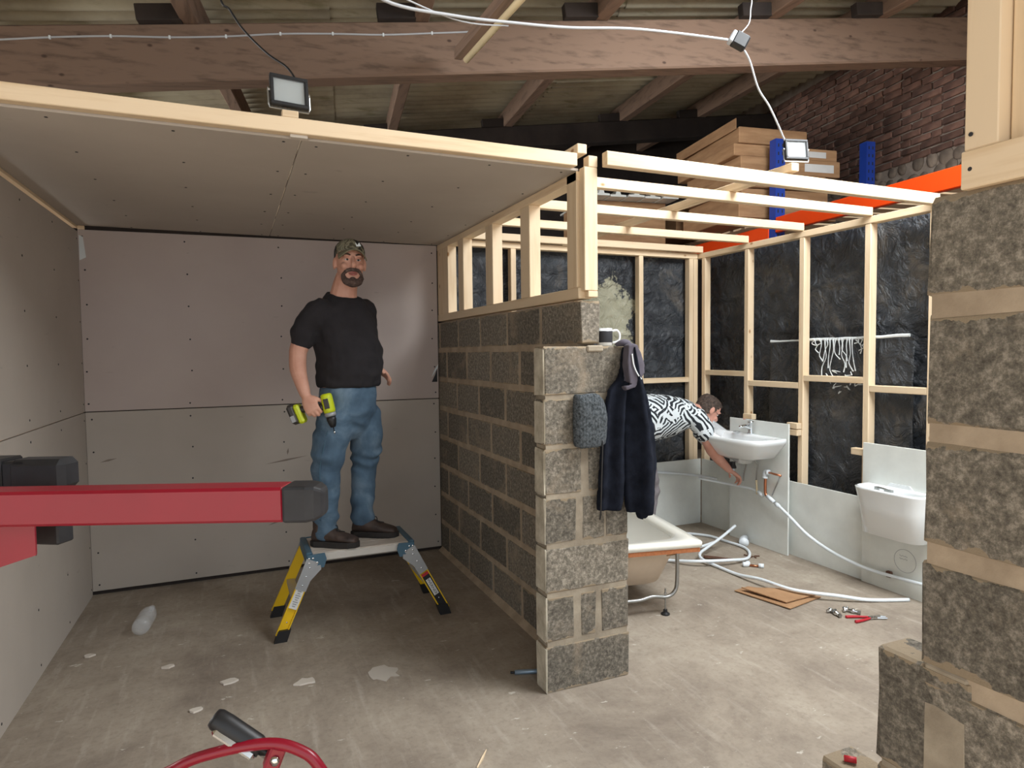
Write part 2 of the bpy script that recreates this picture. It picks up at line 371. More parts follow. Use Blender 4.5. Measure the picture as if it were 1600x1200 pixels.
struct(MB().bar(Bw(-7, 9.3, 2.4), Bw(6, 9.3, 2.4), .2, 4.8).obj('wall_back_barn', MT['dark']))
struct(MB().bar(Bw(-7, -1.5, 2.0), Bw(-7, 9.3, 2.0), .2, 4.0).obj('wall_left_barn', MT['brick_mortar']))
wr = struct(MB().bar(Bw(5.56, -1.5, 2.55), Bw(5.56, 9.3, 2.55), .2, 5.1).obj('wall_right_barn', MT['brick_mortar']))
def brickbox(l, h):
    b = MB().box((0, 0, 0), (.03, l, h), None, .008)
    for p in b.v: p += V((random.uniform(-.004, .004), random.uniform(-.006, .006), random.uniform(-.004, .004)))
    return b.mesh('brick')
bms = [brickbox(.215, .062) for _ in range(5)]; bhs = [brickbox(.105, .062) for _ in range(3)]
RB = Matrix((BX, BY, V((0, 0, 1)))).transposed()
cnt = 0
for r in range(17):
    z = 3.42 + r * .076; y = 4.45 - (r % 2) * .11; k = 0
    while y < 7.9 and cnt < 292:
        half = (r % 4 == 2); L = .105 if (half and k % 2) else .215
        me = random.choice(bhs if L < .2 else bms)
        o = link('brick', me, MT['brick'], None); o.location = Bw(5.452 - random.uniform(0, .012), y + L / 2, z + random.uniform(-.004, .004)); o.rotation_euler = RB.to_euler()
        o.rotation_euler.x += random.uniform(-.02, .02)
        o.parent = wr; cnt += 1; y += L + .014; k += 1
sms = []
for _ in range(6):
    b = MB().ell((0, 0, 0), .05, .09, .07, None, 9, 6)
    for p in b.v: p *= 1 + .18 * noise.noise(p * 18 + V((_, 0, 0)))
    me = b.mesh('stone'); 
    for p in me.polygons: p.use_smooth = True
    sms.append(me)
for r in range(5):
    y = 4.4 + (r % 2) * .08
    while y < 7.4:
        o = link('stone', random.choice(sms), MT['stone'], None); s = random.uniform(.7, 1.15)
        o.location = Bw(5.455, y, 3.34 - r * .135 + random.uniform(-.02, .02)); o.scale = (s * .38, s * random.uniform(.6, 1.05), s)
        o.rotation_euler = RB.to_euler(); o.rotation_euler.x += random.uniform(-.6, .6); o.parent = wr; y += random.uniform(.11, .2)
# ------------------------------------------------------------------ left room: plasterboard
YB, XM, ZC = 4.94, 1.5, 2.39
def screws(pts, nrm, parent):
    mb = MB(); nrm = V(nrm)
    for p in pts: mb.lathe([(.006, -.001), (.006, .0015), (.001, .002)], p, nrm, 6)
    o = mb.obj('screw_heads', MT['print'], parent); o['kind'] = 'stuff'
wb = sroot('wall_back', (0.3, YB, 0))
def jit(): return random.uniform(-.012, .012)
for z0, z1, m in ((.025, 1.197, 'board_grey'), (1.203, 2.365, 'board_pink')):
    sb_ = MB().b2(-.868, XM - .004, YB, YB + .0125, z0, z1, .002)
    if m == 'board_pink':
        for p in sb_.v:
            if p.z > 2: p.z += (p.x + .868) / 2.36 * .022
    s = sb_.obj('plasterboard_sheet', MT[m], wb)
    screws([(x + jit(), YB, z + jit()) for x in (-.84, -.25, .34, .93, 1.46) for z in [z0 + .04 + i * (z1 - z0 - .08) / 5 for i in range(6)]], (0, -1, 0), s)
MB().b2(-.95, 1.62, YB + .0135, YB + .06, 0, 2.6).obj('dark_backing', MT['dark'], wb)
MB().b2(-.868, -.83, YB - .002, YB + .012, 2.366, 2.39, .002).obj('pale_gap_strip', MT['pine_x'], wb)
MB().prism([(0, 0), (.035, .02), (.022, .15), (.0, .16)], (-.862, YB - .004, 2.17), (1, 0, 0), (0, 0, 1), (0, .003, 0)).obj('torn_paper', MT['paint_white'], wb)
MB().prism([(0, 0), (.045, 0), (.045, .11), (.03, .06)], (1.44, YB - .0015, 1.33), (1, 0, 0), (0, 0, 1), (0, .002, 0)).obj('knocked_hole', MT['print'], wb)
MB().prism([(0, 0), (.05, .07), (.055, .10), (.02, .05)], (1.435, YB - .02, 1.37), (1, 0, 0), (0, 0, 1), (0, .003, 0)).obj('torn_paper', MT['paint_white'], wb)
# scuffs on the lower sheet
sc = MB()
for x, z, L, a in ((.05, .62, .34, .12), (.35, .80, .30, .14), (.36, .86, .05, 1.4), (-.1, .45, .2, .2), (.42, .52, .22, .05), (.28, .36, .14, .3), (-.75, .88, .10, .2)):
    d = V((math.cos(a), 0, math.sin(a)))
    sc.prism([(-L / 2, -.001), (0, -.007), (L / 2, 0), (0, .007)], V((x, YB - .0006, z)), d, V((-d.z, 0, d.x)), V((0, .0012, 0)))
sc.obj('scuff_marks', plain('scuff_grey', '877c72', .9), wb)['kind'] = 'stuff'
wl = sroot('wall_left', (-.88, 3, 0))
def lw(y): return -.868 - (YB - y) * .024
for z0, z1 in ((0.0, 1.197), (1.203, 2.352)):
    for y0, y1 in ((2.66, YB - .004),):
        s = MB().loft([[(lw(y) - t, y, z) for t, z in ((0, z0), (0, z1), (.0125, z1), (.0125, z0))] for y in (y0, y1)]).obj('plasterboard_sheet', MT['board_grey'], wl)
        screws([(lw(y), y, z) for y in [y0 + .03 + i * (y1 - y0 - .06) / 4 for i in range(5)] for z in [z0 + .05 + i * (z1 - z0 - .1) / 4 for i in range(5)]], (1, 0, 0), s)
MB().loft([[(lw(y) - t, y, z) for t, z in ((.013, 0), (.013, 2.345), (.06, 2.345), (.06, 0))] for y in (2.66, YB)]).obj('stud_backing', MT['pine_z'], wl)
MB().loft([[(lw(y) - t, y, z) for t, z in ((.0, 2.372), (.0, 2.388), (.05, 2.388), (.05, 2.372))] for y in (2.75, YB)]).obj('pale_gap_strip', MT['pine_y'], wl)  # pale strip stands in for light leaking through the wall-ceiling gap
ce = sroot('ceiling', (.3, 3.8, ZC))
for x0, x1 in ((-1.0, .278), (.282, XM + .01)):
    s = MB().b2(x0, x1, 2.705, YB - .003, ZC, ZC + .0125, .002).obj('plasterboard_sheet', MT['board_grey'], ce)
    screws([(x + jit(), y + jit(), ZC) for x in [x0 + .06 + i * (x1 - x0 - .12) / 3 for i in range(4)] for y in (2.76, 3.2, 3.65, 4.1, 4.5, 4.9)], (0, 0, -1), s)
for i in range(5):
    MB().b2(-1.0, XM, 2.9 + i * .45, 2.945 + i * .45, ZC + .013, ZC + .075, .002).obj('ceiling_joist', MT['pine_x'], ce)
t = thing('ceiling_edge_timber', (0.2, 2.68, 2.40), 'long pale pine timber along the front edge of the plasterboard ceiling', 'timber')
MB().b2(-1.6, 1.478, 2.655, 2.70, 2.398, 2.456, .003).obj('timber', MT['pine_x'], t)
MB().b2(.235, .30, 2.668, 2.70, 2.386, 2.3985, .002).obj('broken_paper', MT['plaster'], t)
# ------------------------------------------------------------------ concrete block partition wall with a T-shaped end pier
wm = sroot('wall_partition', (1.55, 3.8, 0))
def block(x0, x1, y0, y1, z0, z1, parent, m='block', j=.003):
    b = MB().b2(x0, x1, y0, y1, z0, z1, .006)
    for p in b.v: p += V((random.uniform(-j, j), random.uniform(-j, j), random.uniform(-j, j)))
    return b.obj('block', MT[m], parent)
CH = .225
MB().b2(XM + .003, XM + .097, 2.72, YB + .06, 0, 1.788).obj('mortar_bed', MT['mortar'], wm)
for c in range(8):
    z0 = c * CH + .016; z1 = (c + 1) * CH - .013
    y = 2.70 if c % 2 else 2.70 - .215
    if c == 7: y = 2.655
    while y < YB:
        y0 = max(y + .014, 2.722 if c < 7 else 2.655); y1 = min(y + .436, YB + .05)
        if y1 - y0 > .04: block(XM, XM + .1, y0, y1, z0, z1, wm)
        y += .45
PX0, PX1, PY0, PY1 = 1.275, 1.715, 2.609, 2.712
MB().b2(PX0 + .008, PX1 - .008, PY0 + .004, PY1 - .004, 0.0, 1.565).obj('mortar_bed', MT['mortar_pale'], wm)
PC = [[(0, 1)], [(0, .33), (.41, .60), (.655, 1)], [(0, 1)], [(0, .36), (.44, .70), (.72, 1)], [(0, .43), (.51, 1)], [(0, .47), (.53, 1)], [(0, 1)]]
for c, spans in enumerate(PC):
    z0 = c * CH + (.0 if c == 0 else .010); z1 = (c + 1) * CH - .010
    for a, b in spans: block(PX0 + (PX1 - PX0) * a, PX0 + (PX1 - PX0) * b, PY0, PY1, z0, z1 if c < 6 else 1.575, wm)
MB().box((1.535, 2.607, 1.566), (.085, .016, .03), None, .006).obj('mortar_lump', MT['mortar_pale'], wm)
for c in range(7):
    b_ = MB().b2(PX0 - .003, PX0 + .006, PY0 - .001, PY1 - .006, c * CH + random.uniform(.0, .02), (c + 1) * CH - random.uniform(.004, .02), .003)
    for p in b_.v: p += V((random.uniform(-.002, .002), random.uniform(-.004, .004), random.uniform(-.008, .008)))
    b_.obj('daylit_slab', MT['daylit_edge'], wm)  # thin pale slabs paint the daylit strip on the pier's left face
# skirting of spilled mortar
MB().prism([(0, 0), (.035, 0), (0, .03)], (XM + .001, 2.74, 0), (-1, 0, 0), (0, 0, 1), (0, 2.18, 0)).obj('mortar_fillet', MT['mortar'], wm)
# ------------------------------------------------------------------ pine frame on the partition
pf = thing('partition_frame', (1.545, 3.8, 1.8), 'pine stud frame standing on top of the concrete block partition', 'timber frame')
MB().b2(XM - .002, XM + .07, 2.69, YB - .005, 1.80, 1.852, .003).obj('sole_plate', MT['pine_y'], pf)
MB().b2(XM - .002, XM + .07, 2.70, YB - .005, 2.345, 2.388, .003).obj('top_plate', MT['pine_y'], pf)
for y0, y1 in ((4.67, 4.93), (4.32, 4.43), (3.77, 3.89), (3.23, 3.35)):
    MB().b2(XM - .001, XM + .066, y0, y1, 1.852, 2.345, .003).obj('stud', MT['pine_z'], pf)
MB().b2(XM - .002, XM + .040, 2.705, 2.80, 1.852, 2.39, .003).obj('stud', MT['pine_z'], pf)
MB().b2(XM - .002 + .014, XM + .082, 2.655, 2.704, 1.835, 2.40, .003).obj('post', MT['pine_z'], pf)
MB().b2(XM - .0 + .03, XM + .082, 2.655, 2.704, 1.805, 1.834, .003).obj('packer', MT['pine_x'], pf)
MB().b2(XM - .02, XM + .03, 2.66, 2.90, 2.4575, 2.502, .003).obj('end_block', MT['pine_y'], pf)
MB().b2(XM + .035, XM + .083, 2.655, 2.704, 2.401, 2.452, .003).obj('end_block', MT['pine_x'], pf)
# ------------------------------------------------------------------ right room: stud frames, joists, polythene, white panels
XW = 3.90; YW = 4.79
rf = thing('side_stud_frame', (XW + .03, 3.7, 0), 'pine stud frame against black plastic on the right side of the bathroom', 'timber frame')
SY = [4.70, 4.17, 3.605, 3.06, 2.62]
for y in SY:
    MB().b2(XW, XW + .063, y, y + .045, .045, 2.375, .003).obj('stud', MT['pine_z'], rf)
MB().b2(XW - .002, XW + .066, 2.4, YW + .05, 2.376, 2.422, .003).obj('top_plate', MT['pine_y'], rf)
MB().b2(XW - .002, XW + .066, 2.4, YW, 0, .044, .003).obj('sole_plate', MT['pine_y'], rf)
for (a, b), z in zip(((4.216, 4.699), (3.651, 4.169), (3.106, 3.604), (2.666, 3.059)), (1.355, 1.28, 1.338, 1.285)):
    MB().b2(XW + .001, XW + .06, a, b, z - .022, z + .022, .003).obj('noggin', MT['pine_y'], rf)
for y, z in ((3.66, .93), (3.66, .98), (3.10, .86), (4.12, 1.01)):
    MB().b2(XW - .05, XW - .002, y - .05, y + .05, z - .022, z + .022, .003).obj('packing_block', MT['pine_y'], rf)
bf = thing('back_stud_frame', (2.7, YW + .03, 0), 'pine stud frame against stained black plastic at the back of the bathroom', 'timber frame')
for x in (2.06, 2.66, 3.265, 3.80):
    MB().b2(x, x + .045, YW, YW + .063, .045, 2.375, .003).obj('stud', MT['pine_z'], bf)
MB().b2(3.848, 3.895, YW, YW + .063, .045, 2.375, .003).obj('stud', MT['pine_z'], bf)
MB().b2(1.63, 3.89, YW - .002, YW + .066, 2.376, 2.422, .003).obj('top_plate', MT['pine_x'], bf)
MB().b2(1.63, 3.89, YW - .002, YW + .066, 0, .044, .003).obj('sole_plate', MT['pine_x'], bf)
for a, b in ((3.311, 3.799), (2.706, 3.264), (2.106, 2.659)):
    MB().b2(a, b, YW + .001, YW + .06, 1.268, 1.312, .003).obj('noggin', MT['pine_x'], bf)
jf = thing('joist_frame', (2.7, 3.6, 2.42), 'open pine ceiling joists spanning the unfinished bathroom', 'timber frame')
for y in (3.05, 3.61, 4.17, 4.73):
    MB().b2(1.575, 3.905, y, y + .045, 2.423, 2.478, .003).obj('joist', MT['pine_x'], jf)
MB().b2(1.60, 3.896, 2.60, 2.645, 2.40, 2.465, .003).obj('front_joist', MT['pine_x'], jf)
MB().bar((2.73, 2.585, 2.50), (2.76, 5.2, 2.50), .05, .042, ch=.003).obj('binder', MT['pine_y'], jf)
def poly(name, p0, u, v, nu, nv, amp, m, label, seed, nrm):
    mb = MB(); p0, u, v, nrm = V(p0), V(u), V(v), V(nrm)
    for j in range(nv + 1):
        for i in range(nu + 1):
            q = p0 + u * (i / nu) + v * (j / nv)
            s = noise.noise(q * 2.3 + V((seed, 0, 0))) * .6 + abs(noise.noise(q * 5.5 + V((0, seed, 0)))) * .6 + abs(noise.noise(q * 12 + V((0, 0, seed)))) * .25
            for zk in (1.02, 1.47, 1.86, 2.18): s += .5 * max(0, 1 - abs(q.z - zk + .02 * (q.x + q.y)) / .02)
            mb.v.append(q + nrm * amp * s)
    mb.f = [(j * (nu + 1) + i, j * (nu + 1) + i + 1, (j + 1) * (nu + 1) + i + 1, (j + 1) * (nu + 1) + i) for j in range(nv) for i in range(nu)]
    o = mb.obj(name, m, None, True); md = o.modifiers.new('thick', 'SOLIDIFY'); md.thickness = .0008
    return tag(o, label, 'plastic sheet')
poly('plastic_sheet', (1.62, YW + .115, 0), (2.34, 0, 0), (0, 0, 2.40), 110, 110, -.045, MT['poly_stain'], 'black polythene sheet with cream limewash stains behind the back studs', 3, (0, 1, 0))
poly('plastic_sheet', (XW + .16, 4.92, 0), (0, -2.7, 0), (0, 0, 2.40), 120, 110, -.03, MT['poly'], 'crinkled black polythene sheet behind the right-hand studs', 9, (1, 0, 0))
flap = poly('plastic_sheet', (XW + .092, 4.02, .45), (0, -1.21, 0), (0, 0, 1.17), 70, 60, .016, MT['poly'], 'loose black polythene flap with dripping white paint behind the right studs', 5, (-1, 0, 0))
dr = MB()
for (y0, z0), (y1, z1) in (((4.0, 1.625), (3.40, 1.632)), ((3.40, 1.63), (2.83, 1.642))):
    dr.tube([(XW + .074, y0 + (y1 - y0) * k / 6, z0 + (z1 - z0) * k / 6 - .01 + .004 * random.random()) for k in range(7)], [.006 + .005 * random.random() for _ in range(7)], 6, flat=.5)
for k in range(20):
    y = 3.12 + k * .024 + random.uniform(-.008, .008); L = random.uniform(.06, .33) * (1 if 4 < k < 17 else .5)
    ps = [(XW + .068, y + random.uniform(-.010, .010) * q, 1.625 - L * q / 4) for q in range(5)]
    dr.tube(ps, [.006, .003, .0022, .003, .0045], 5, smooth=3)
for k in range(14):
    y = random.uniform(3.15, 3.45); z = random.uniform(1.24, 1.38)
    dr.tube([(XW + .068, y, z), (XW + .067, y + random.uniform(-.04, .04), z + random.uniform(-.03, .03)), (XW + .068, y + random.uniform(-.06, .06), z + random.uniform(-.03, .03))], [.002, .005, .002], 5, smooth=3)
o = dr.obj('paint_drips', MT['paint_white'], flap); o['label'] = 'white paint drips'; o['kind'] = 'stuff'
def panel(x0, x1, y0, y1, z0, z1, label, name='wall_panel'):
    return tag(MB().b2(x0, x1, y0, y1, z0, z1, .0015).obj(name, MT['panel']), label, 'panel')
panel(1.64, 3.862, 4.705, 4.717, 0, .58, 'low white panel along the back wall behind the bath')
panel(3.866, 3.878, 3.70, 4.70, 0, .58, 'low white panel beside the room corner, behind the basin board')
panel(3.854, 3.865, 2.90, 3.86, 0, .56, 'low white panel between the basin board and the cistern board')
panel(3.835, 3.850, 2.30, 3.045, 0, .932, 'taller white board carrying the toilet cistern', 'cistern_board')
# ------------------------------------------------------------------ foreground block wall at the right with stepped end
wr2 = sroot('wall_right', (1.27, .5, 0))
FX = 1.215
def fw(y0, y1, z0, z1): return block(FX, FX + .1, y0, y1, z0, z1, wr2, 'block', .0035)
ZT = [1.83, 1.625, 1.385, 1.155, .925, .70, .475, .25]
ye = [.832, .834, .832, .836, .836, .925, 1.06, 1.06]
MB().b2(FX + .004, FX + .094, -.6, .826, 0, 1.822).obj('mortar_bed', MT['mortar'], wr2)
MB().b2(FX + .006, FX + .094, .80, .915, 0, .70).obj('mortar_bed', MT['mortar_pale'], wr2)
for k, zt in enumerate(ZT):
    zb = (ZT[k + 1] + .022) if k + 1 < len(ZT) else 0
    y = ye[k]; L = .44
    first = True
    while y > -.5:
        d = L if not (first and k % 2) else .30
        fw(y - d, y, zb, zt - (.0 if k == 0 else .012)); y -= d + .012; first = False
fw(.735, .925, .70, .94); fw(.80, 1.067, .478, .62)
MB().box((FX + .01, .785, .80), (.02, .09, .30), None, .008).obj('mortar_lump', MT['mortar_pale'], wr2)
q = thing('wall_top_frame', (1.26, .6, 1.83), 'close pine post and plate on top of the block wall at the right edge', 'timber frame')
MB().b2(FX - .012, FX + .06, -.5, .768, 1.8315, 1.898, .002).obj('sole_plate', MT['pine_y'], q)
MB().b2(FX - .010, FX + .06, .708, .764, 1.8985, 2.6, .002).obj('post', MT['pine_z'], q)
MB().b2(FX + .02, FX + .075, .60, .706, 1.8985, 2.6, .002).obj('post', MT['pine_z'], q)
sw = MB()
for y, z in ((.752, 1.925), (.752, 1.865)): sw.lathe([(.004, 0), (.004, .001), (.001, .0015)], (FX - .011, y, z), (-1, 0, 0), 8)
sw.obj('screw_heads', MT['print'], q)['kind'] = 'stuff'
# ------------------------------------------------------------------ pallet rack with cardboard boxes beyond the bathroom
rk = thing('pallet_rack', Bw(4.45, 5.6, 0), 'blue and orange pallet racking behind the bathroom frame', 'rack')
def upright(x, y, zt):
    mb = MB(); p = Bw(x, y, 0)
    poly2 = [(-.05, -.045), (.05, -.045), (.05, .045), (.025, .045), (.025, .02), (-.025, .02), (-.025, .045), (-.05, .045)]
    mb.loft([[p + BX * a + BY * b + V((0, 0, z)) for a, b in poly2] for z in (0, zt)])
    o = mb.obj('upright', MT['blue'], rk)
    hs = MB()
    for i in range(14):
        z = zt - .06 - i * .075
        for s in (-.022, .022): hs.box(p + BX * s - BY * .0455 + V((0, 0, z)), (.012, .002, .03), RB)
    hs.obj('slots', MT['print'], o)['kind'] = 'stuff'
for x, y, zt in ((3.93, 5.36, 3.49), (5.0, 5.44, 3.56), (3.93, 8.05, 3.49), (5.0, 8.05, 3.56), (3.93, 2.62, 3.4), (5.0, 2.62, 3.4)):
    upright(x, y, zt)
for x in (3.9, 5.02):
    for y0, y1 in ((2.67, 5.31), (5.41, 8.0)):
        MB().bar(Bw(x, y0, 2.645), Bw(x, y1, 2.70), .05, .14, ch=.006).obj('beam', MT['orange'], rk)
for y in [2.8 + .2 * k for k in range(26)]:
    if abs(y - 5.36) < .12: continue
    MB().bar(Bw(3.93, y, 2.715 + (y - 2.6) * .02), Bw(5.0, y, 2.715 + (y - 2.6) * .02), .14, .018).obj('deck_slat', MT['pine_x'], rk)
def carton(x0, x1, y0, y1, z0, z1, label, lab=None, flap=False):
    t = thing('cardboard_box', Bw((x0 + x1) / 2, (y0 + y1) / 2, z0), label, 'box', 'cardboard boxes on the pallet rack')
    mb = MB().box(Bw((x0 + x1) / 2, (y0 + y1) / 2, (z0 + z1) / 2), (x1 - x0, y1 - y0, z1 - z0), RB, .006); mb.obj('carton', MT['card'], t)
    MB().box(Bw((x0 + x1) / 2, (y0 + y1) / 2, z1 + .0006), (x1 - x0 - .02, .05, .001), RB).obj('tape', MT['cream'], t)
    if lab: MB().box(Bw(lab, y0 - .0015, (z0 + z1) / 2), ((x1 - x0) * .30, .002, (z1 - z0) * .5), RB).obj('paper_label', MT['paper'], t)
    if flap: MB().bar(Bw(x0 - .02, y0 + .02, z1 + .03), Bw(x0 - .05, y1 - .1, z1 + .01), .005, .10).obj('flap', MT['card'], t)
    return t
Z0 = 2.802
carton(3.62, 4.70, 5.50, 6.55, Z0, Z0 + .16, 'bottom cardboard box of the near stack on the pallet rack')
carton(3.66, 4.62, 5.52, 6.50, Z0 + .162, Z0 + .28, 'cardboard box second from the bottom of the near stack')
carton(3.60, 4.56, 5.48, 6.45, Z0 + .282, Z0 + .42, 'narrow cardboard box with white label, third up the near stack', 4.35)
carton(3.64, 4.74, 5.50, 6.50, Z0 + .422, Z0 + .575, 'wide cardboard box with large white label near the stack top', 4.5)
carton(3.58, 4.72, 5.52, 6.60, Z0 + .577, Z0 + .69, 'flat cardboard box with slim label, second from the stack top', 4.42)
carton(3.62, 4.36, 5.50, 6.70, Z0 + .692, Z0 + .84, 'torn open cardboard box on top of the near stack', None, True)
carton(3.70, 4.8, 6.85, 7.6, 2.87, 3.22, 'plain cardboard box behind the near stack on the rack')
carton(3.68, 4.7, 7.66, 8.0, 2.88, 3.30, 'far cardboard box beneath the bundle of white trims')
carton(2.45, 3.45, 6.6, 7.6, 0, .8, 'large floor-standing cardboard box behind the bathroom, lowest of its pile')
carton(2.5, 3.4, 6.65, 7.55, .802, 1.7, 'large cardboard box in the middle of the pile behind the bathroom')
carton(2.55, 3.5, 6.7, 7.5, 1.702, 2.62, 'large cardboard box on top of the pile behind the bathroom')
carton(2.55, 3.5, 6.72, 7.45, 2.622, 3.19, 'small cardboard box capping the pile behind the bathroom')
for i in range(5):
    x = 2.56 + i * .20
    mb = MB().prism([(0, 0), (.18, 0), (.18, .02), (.12, .024), (.11, .065), (.07, .065), (.06, .024), (0, .02)], Bw(x, 6.5 + .03 * (i % 2), 3.192), BX, V((0, 0, 1)), BY * 1.1)
    tag(mb.obj('plastic_trim', MT['panel']), 'white plastic trim lying in a bundle on the dark box pile', 'trim', 'white trims on the box pile')
# ------------------------------------------------------------------ floodlights and wiring
def flood(c, yawdeg, tilt, s, label, zblock, back=(0, 0, 0)):
    c = V(c); t = thing('floodlight', c - V((0, 0, .09 * s)), label, 'floodlight')
    R = Matrix.Rotation(math.radians(yawdeg), 3, 'Z') @ Matrix.Rotation(math.radians(tilt), 3, 'X')
    def L(x, y, z): return c + R @ V((x * s, y * s, z * s))
    body = MB()
    for d in ((0, .0, -.052), (0, 0, .052)): body.box(L(0, 0, d[2]), (.14 * s, .022 * s, .014 * s), R, .002)
    for x in (-.064, .064): body.box(L(x, 0, 0), (.013 * s, .022 * s, .092 * s), R, .002)
    body.box(L(0, .016, 0), (.128 * s, .018 * s, .106 * s), R, .003)
    for i in range(7): body.box(L(-.05 + i * .0166, .032, 0), (.004 * s, .018 * s, .09 * s), R)
    body.obj('housing', MT['black'], t)
    rf_ = MB(); o_ = [L(x, .001, z) for x, z in ((-.056, -.045), (.056, -.045), (.056, .045), (-.056, .045))]; i_ = [L(x, .0065, z) for x, z in ((-.024, -.016), (.024, -.016), (.024, .016), (-.024, .016))]
    rf_.loft([o_, i_]); r = rf_.obj('reflector', MT['reflector'], t)
    MB().box(L(0, .0045, 0), (.036 * s, .002 * s, .022 * s), R).obj('led_chip', MT['led'], r)
    g = MB().box(L(0, -.006, 0), (.113 * s, .003 * s, .091 * s), R).obj('glass', MT['lamp_glass'], t)
    br = MB()
    br.tube([L(-.076, .006, .0), L(-.076, .006, -.055), L(-.072, .006, -.068), L(.072, .006, -.068), L(.076, .006, -.055), L(.076, .006, 0)], .004 * s, 6)
    for x in (-.074, .074): br.lathe([(.009 * s, -.004), (.009 * s, .004)], L(x, .006, 0), R @ V((1, 0, 0)), 8)
    br.obj('bracket', MT['steel'], t)
    return t, L
ft, FL1 = flood((.236, 2.672, 2.555), 8, -6, 1.0, 'black floodlight on a wood block above the plasterboard ceiling', 0)
tag(MB().b2(.207, .267, 2.66, 2.70, 2.457, 2.484, .003).obj('wood_block', MT['pine_x']), 'small wood block under the floodlight over the plasterboard ceiling', 'wood block')
fr, FL2 = flood((2.765, 2.615, 2.60), -14, -8, .92, 'black floodlight on the open bathroom joists', 0)
def cable(name, pts, r, m, label, smooth=8):
    return tag(MB().tube(pts, r, 7, smooth).obj(name, m, None, True), label, 'cable')
cable('cable', [(.262, 2.70, 2.62), (.235, 2.75, 2.68), (.17, 2.80, 2.74), (.09, 2.86, 2.84), (.04, 2.90, 2.93), (.0, 2.93, 3.02), (-.02, 3.2, 3.62)], .0045, MT['black_cable'], 'black flex rising from the left floodlight to the roof')
cable('cable', [(.35, 2.15, 2.80), (.51, 2.24, 2.741), (.8, 2.36, 2.80), (1.06, 2.45, 2.865), (1.375, 2.533, 2.939), (1.7, 2.57, 3.01), (1.995, 2.599, 3.054), (2.27, 2.575, 3.062)], .006, MT['grey_cable'], 'pale grey cable slung below the roof to the black junction box')
cable('cable', [(.2, 2.1, 2.865), (.43, 2.2, 2.785), (.8, 2.375, 2.795), (1.06, 2.465, 2.858)], .003, MT['grey_cable'], 'thin grey wire twisted beside the slung cable')
cable('cable', [(2.34, 2.56, 3.10), (2.38, 2.55, 3.15), (2.39, 2.55, 3.22), (2.395, 2.547, 3.32), (2.40, 2.55, 3.9)], .003, MT['grey_cable'], 'thin white wire rising from the junction box')
cable('cable', [(2.36, 2.56, 3.02), (2.40, 2.562, 2.97), (2.47, 2.58, 2.86), (2.55, 2.59, 2.79), (2.62, 2.60, 2.71), (2.69, 2.63, 2.66), (2.73, 2.64, 2.63)], .0048, MT['grey_cable'], 'grey flex dropping from the junction box to the right floodlight')
jb = thing('junction_box', (2.335, 2.56, 3.02), 'black junction box hanging on cables under the roof beam', 'junction box')
RJ = Matrix.Rotation(math.radians(-22), 3, 'Z') @ Matrix.Rotation(math.radians(28), 3, 'Y')
MB().box((2.335, 2.562, 3.06), (.075, .05, .07), RJ, .008).obj('box_body', MT['black'], jb)
MB().box((2.300, 2.577, 3.078), (.022, .046, .06), RJ, .005).obj('cable_entry', MT['grey_cable'], jb)
# white cable clipped along the old beam
pts = []
for i in range(13):
    x = -3.0 + i * .33
    pts.append(Bw(x, 4.594, zr(x, 4.68) - .085 + .008 * math.sin(i * 1.7)))
pts += [Bw(1.02, 4.594, zr(1.02, 4.68) - .06), Bw(1.04, 4.594, zr(1.04, 4.68) + .02)]
t = thing('clipped_cable', pts[4], 'thin white cable clipped along the old roof beam', 'cable')
MB().tube(pts, .006, 6, 4).obj('cable_run', MT['grey_cable'], t)
for i in range(2, 13, 1):
    p = pts[i]; MB().box(p, (.012, .012, .022), RB, .002).obj('clip', MT['paint_white'], t)
t = thing('pipe_on_batten', (1.5, 3.6, 3.45), 'cream pipe fixed to a brown batten hanging below the roof', 'pipe')
MB().tube([(1.50, 4.20, 3.50), (1.535, 3.3, 3.50), (1.60, 1.6, 3.5)], .022, 10).obj('pipe', MT['cream'], t, True)
MB().bar((1.455, 4.24, 3.545), (1.545, 1.6, 3.545), .05, .07).obj('batten', MT['old_y'], t)
MB().bar((1.50, 2.6, 3.58), (1.50, 2.6, 4.05), .04, .02, (0, 1, 0)).obj('hanger', MT['old_z'], t)
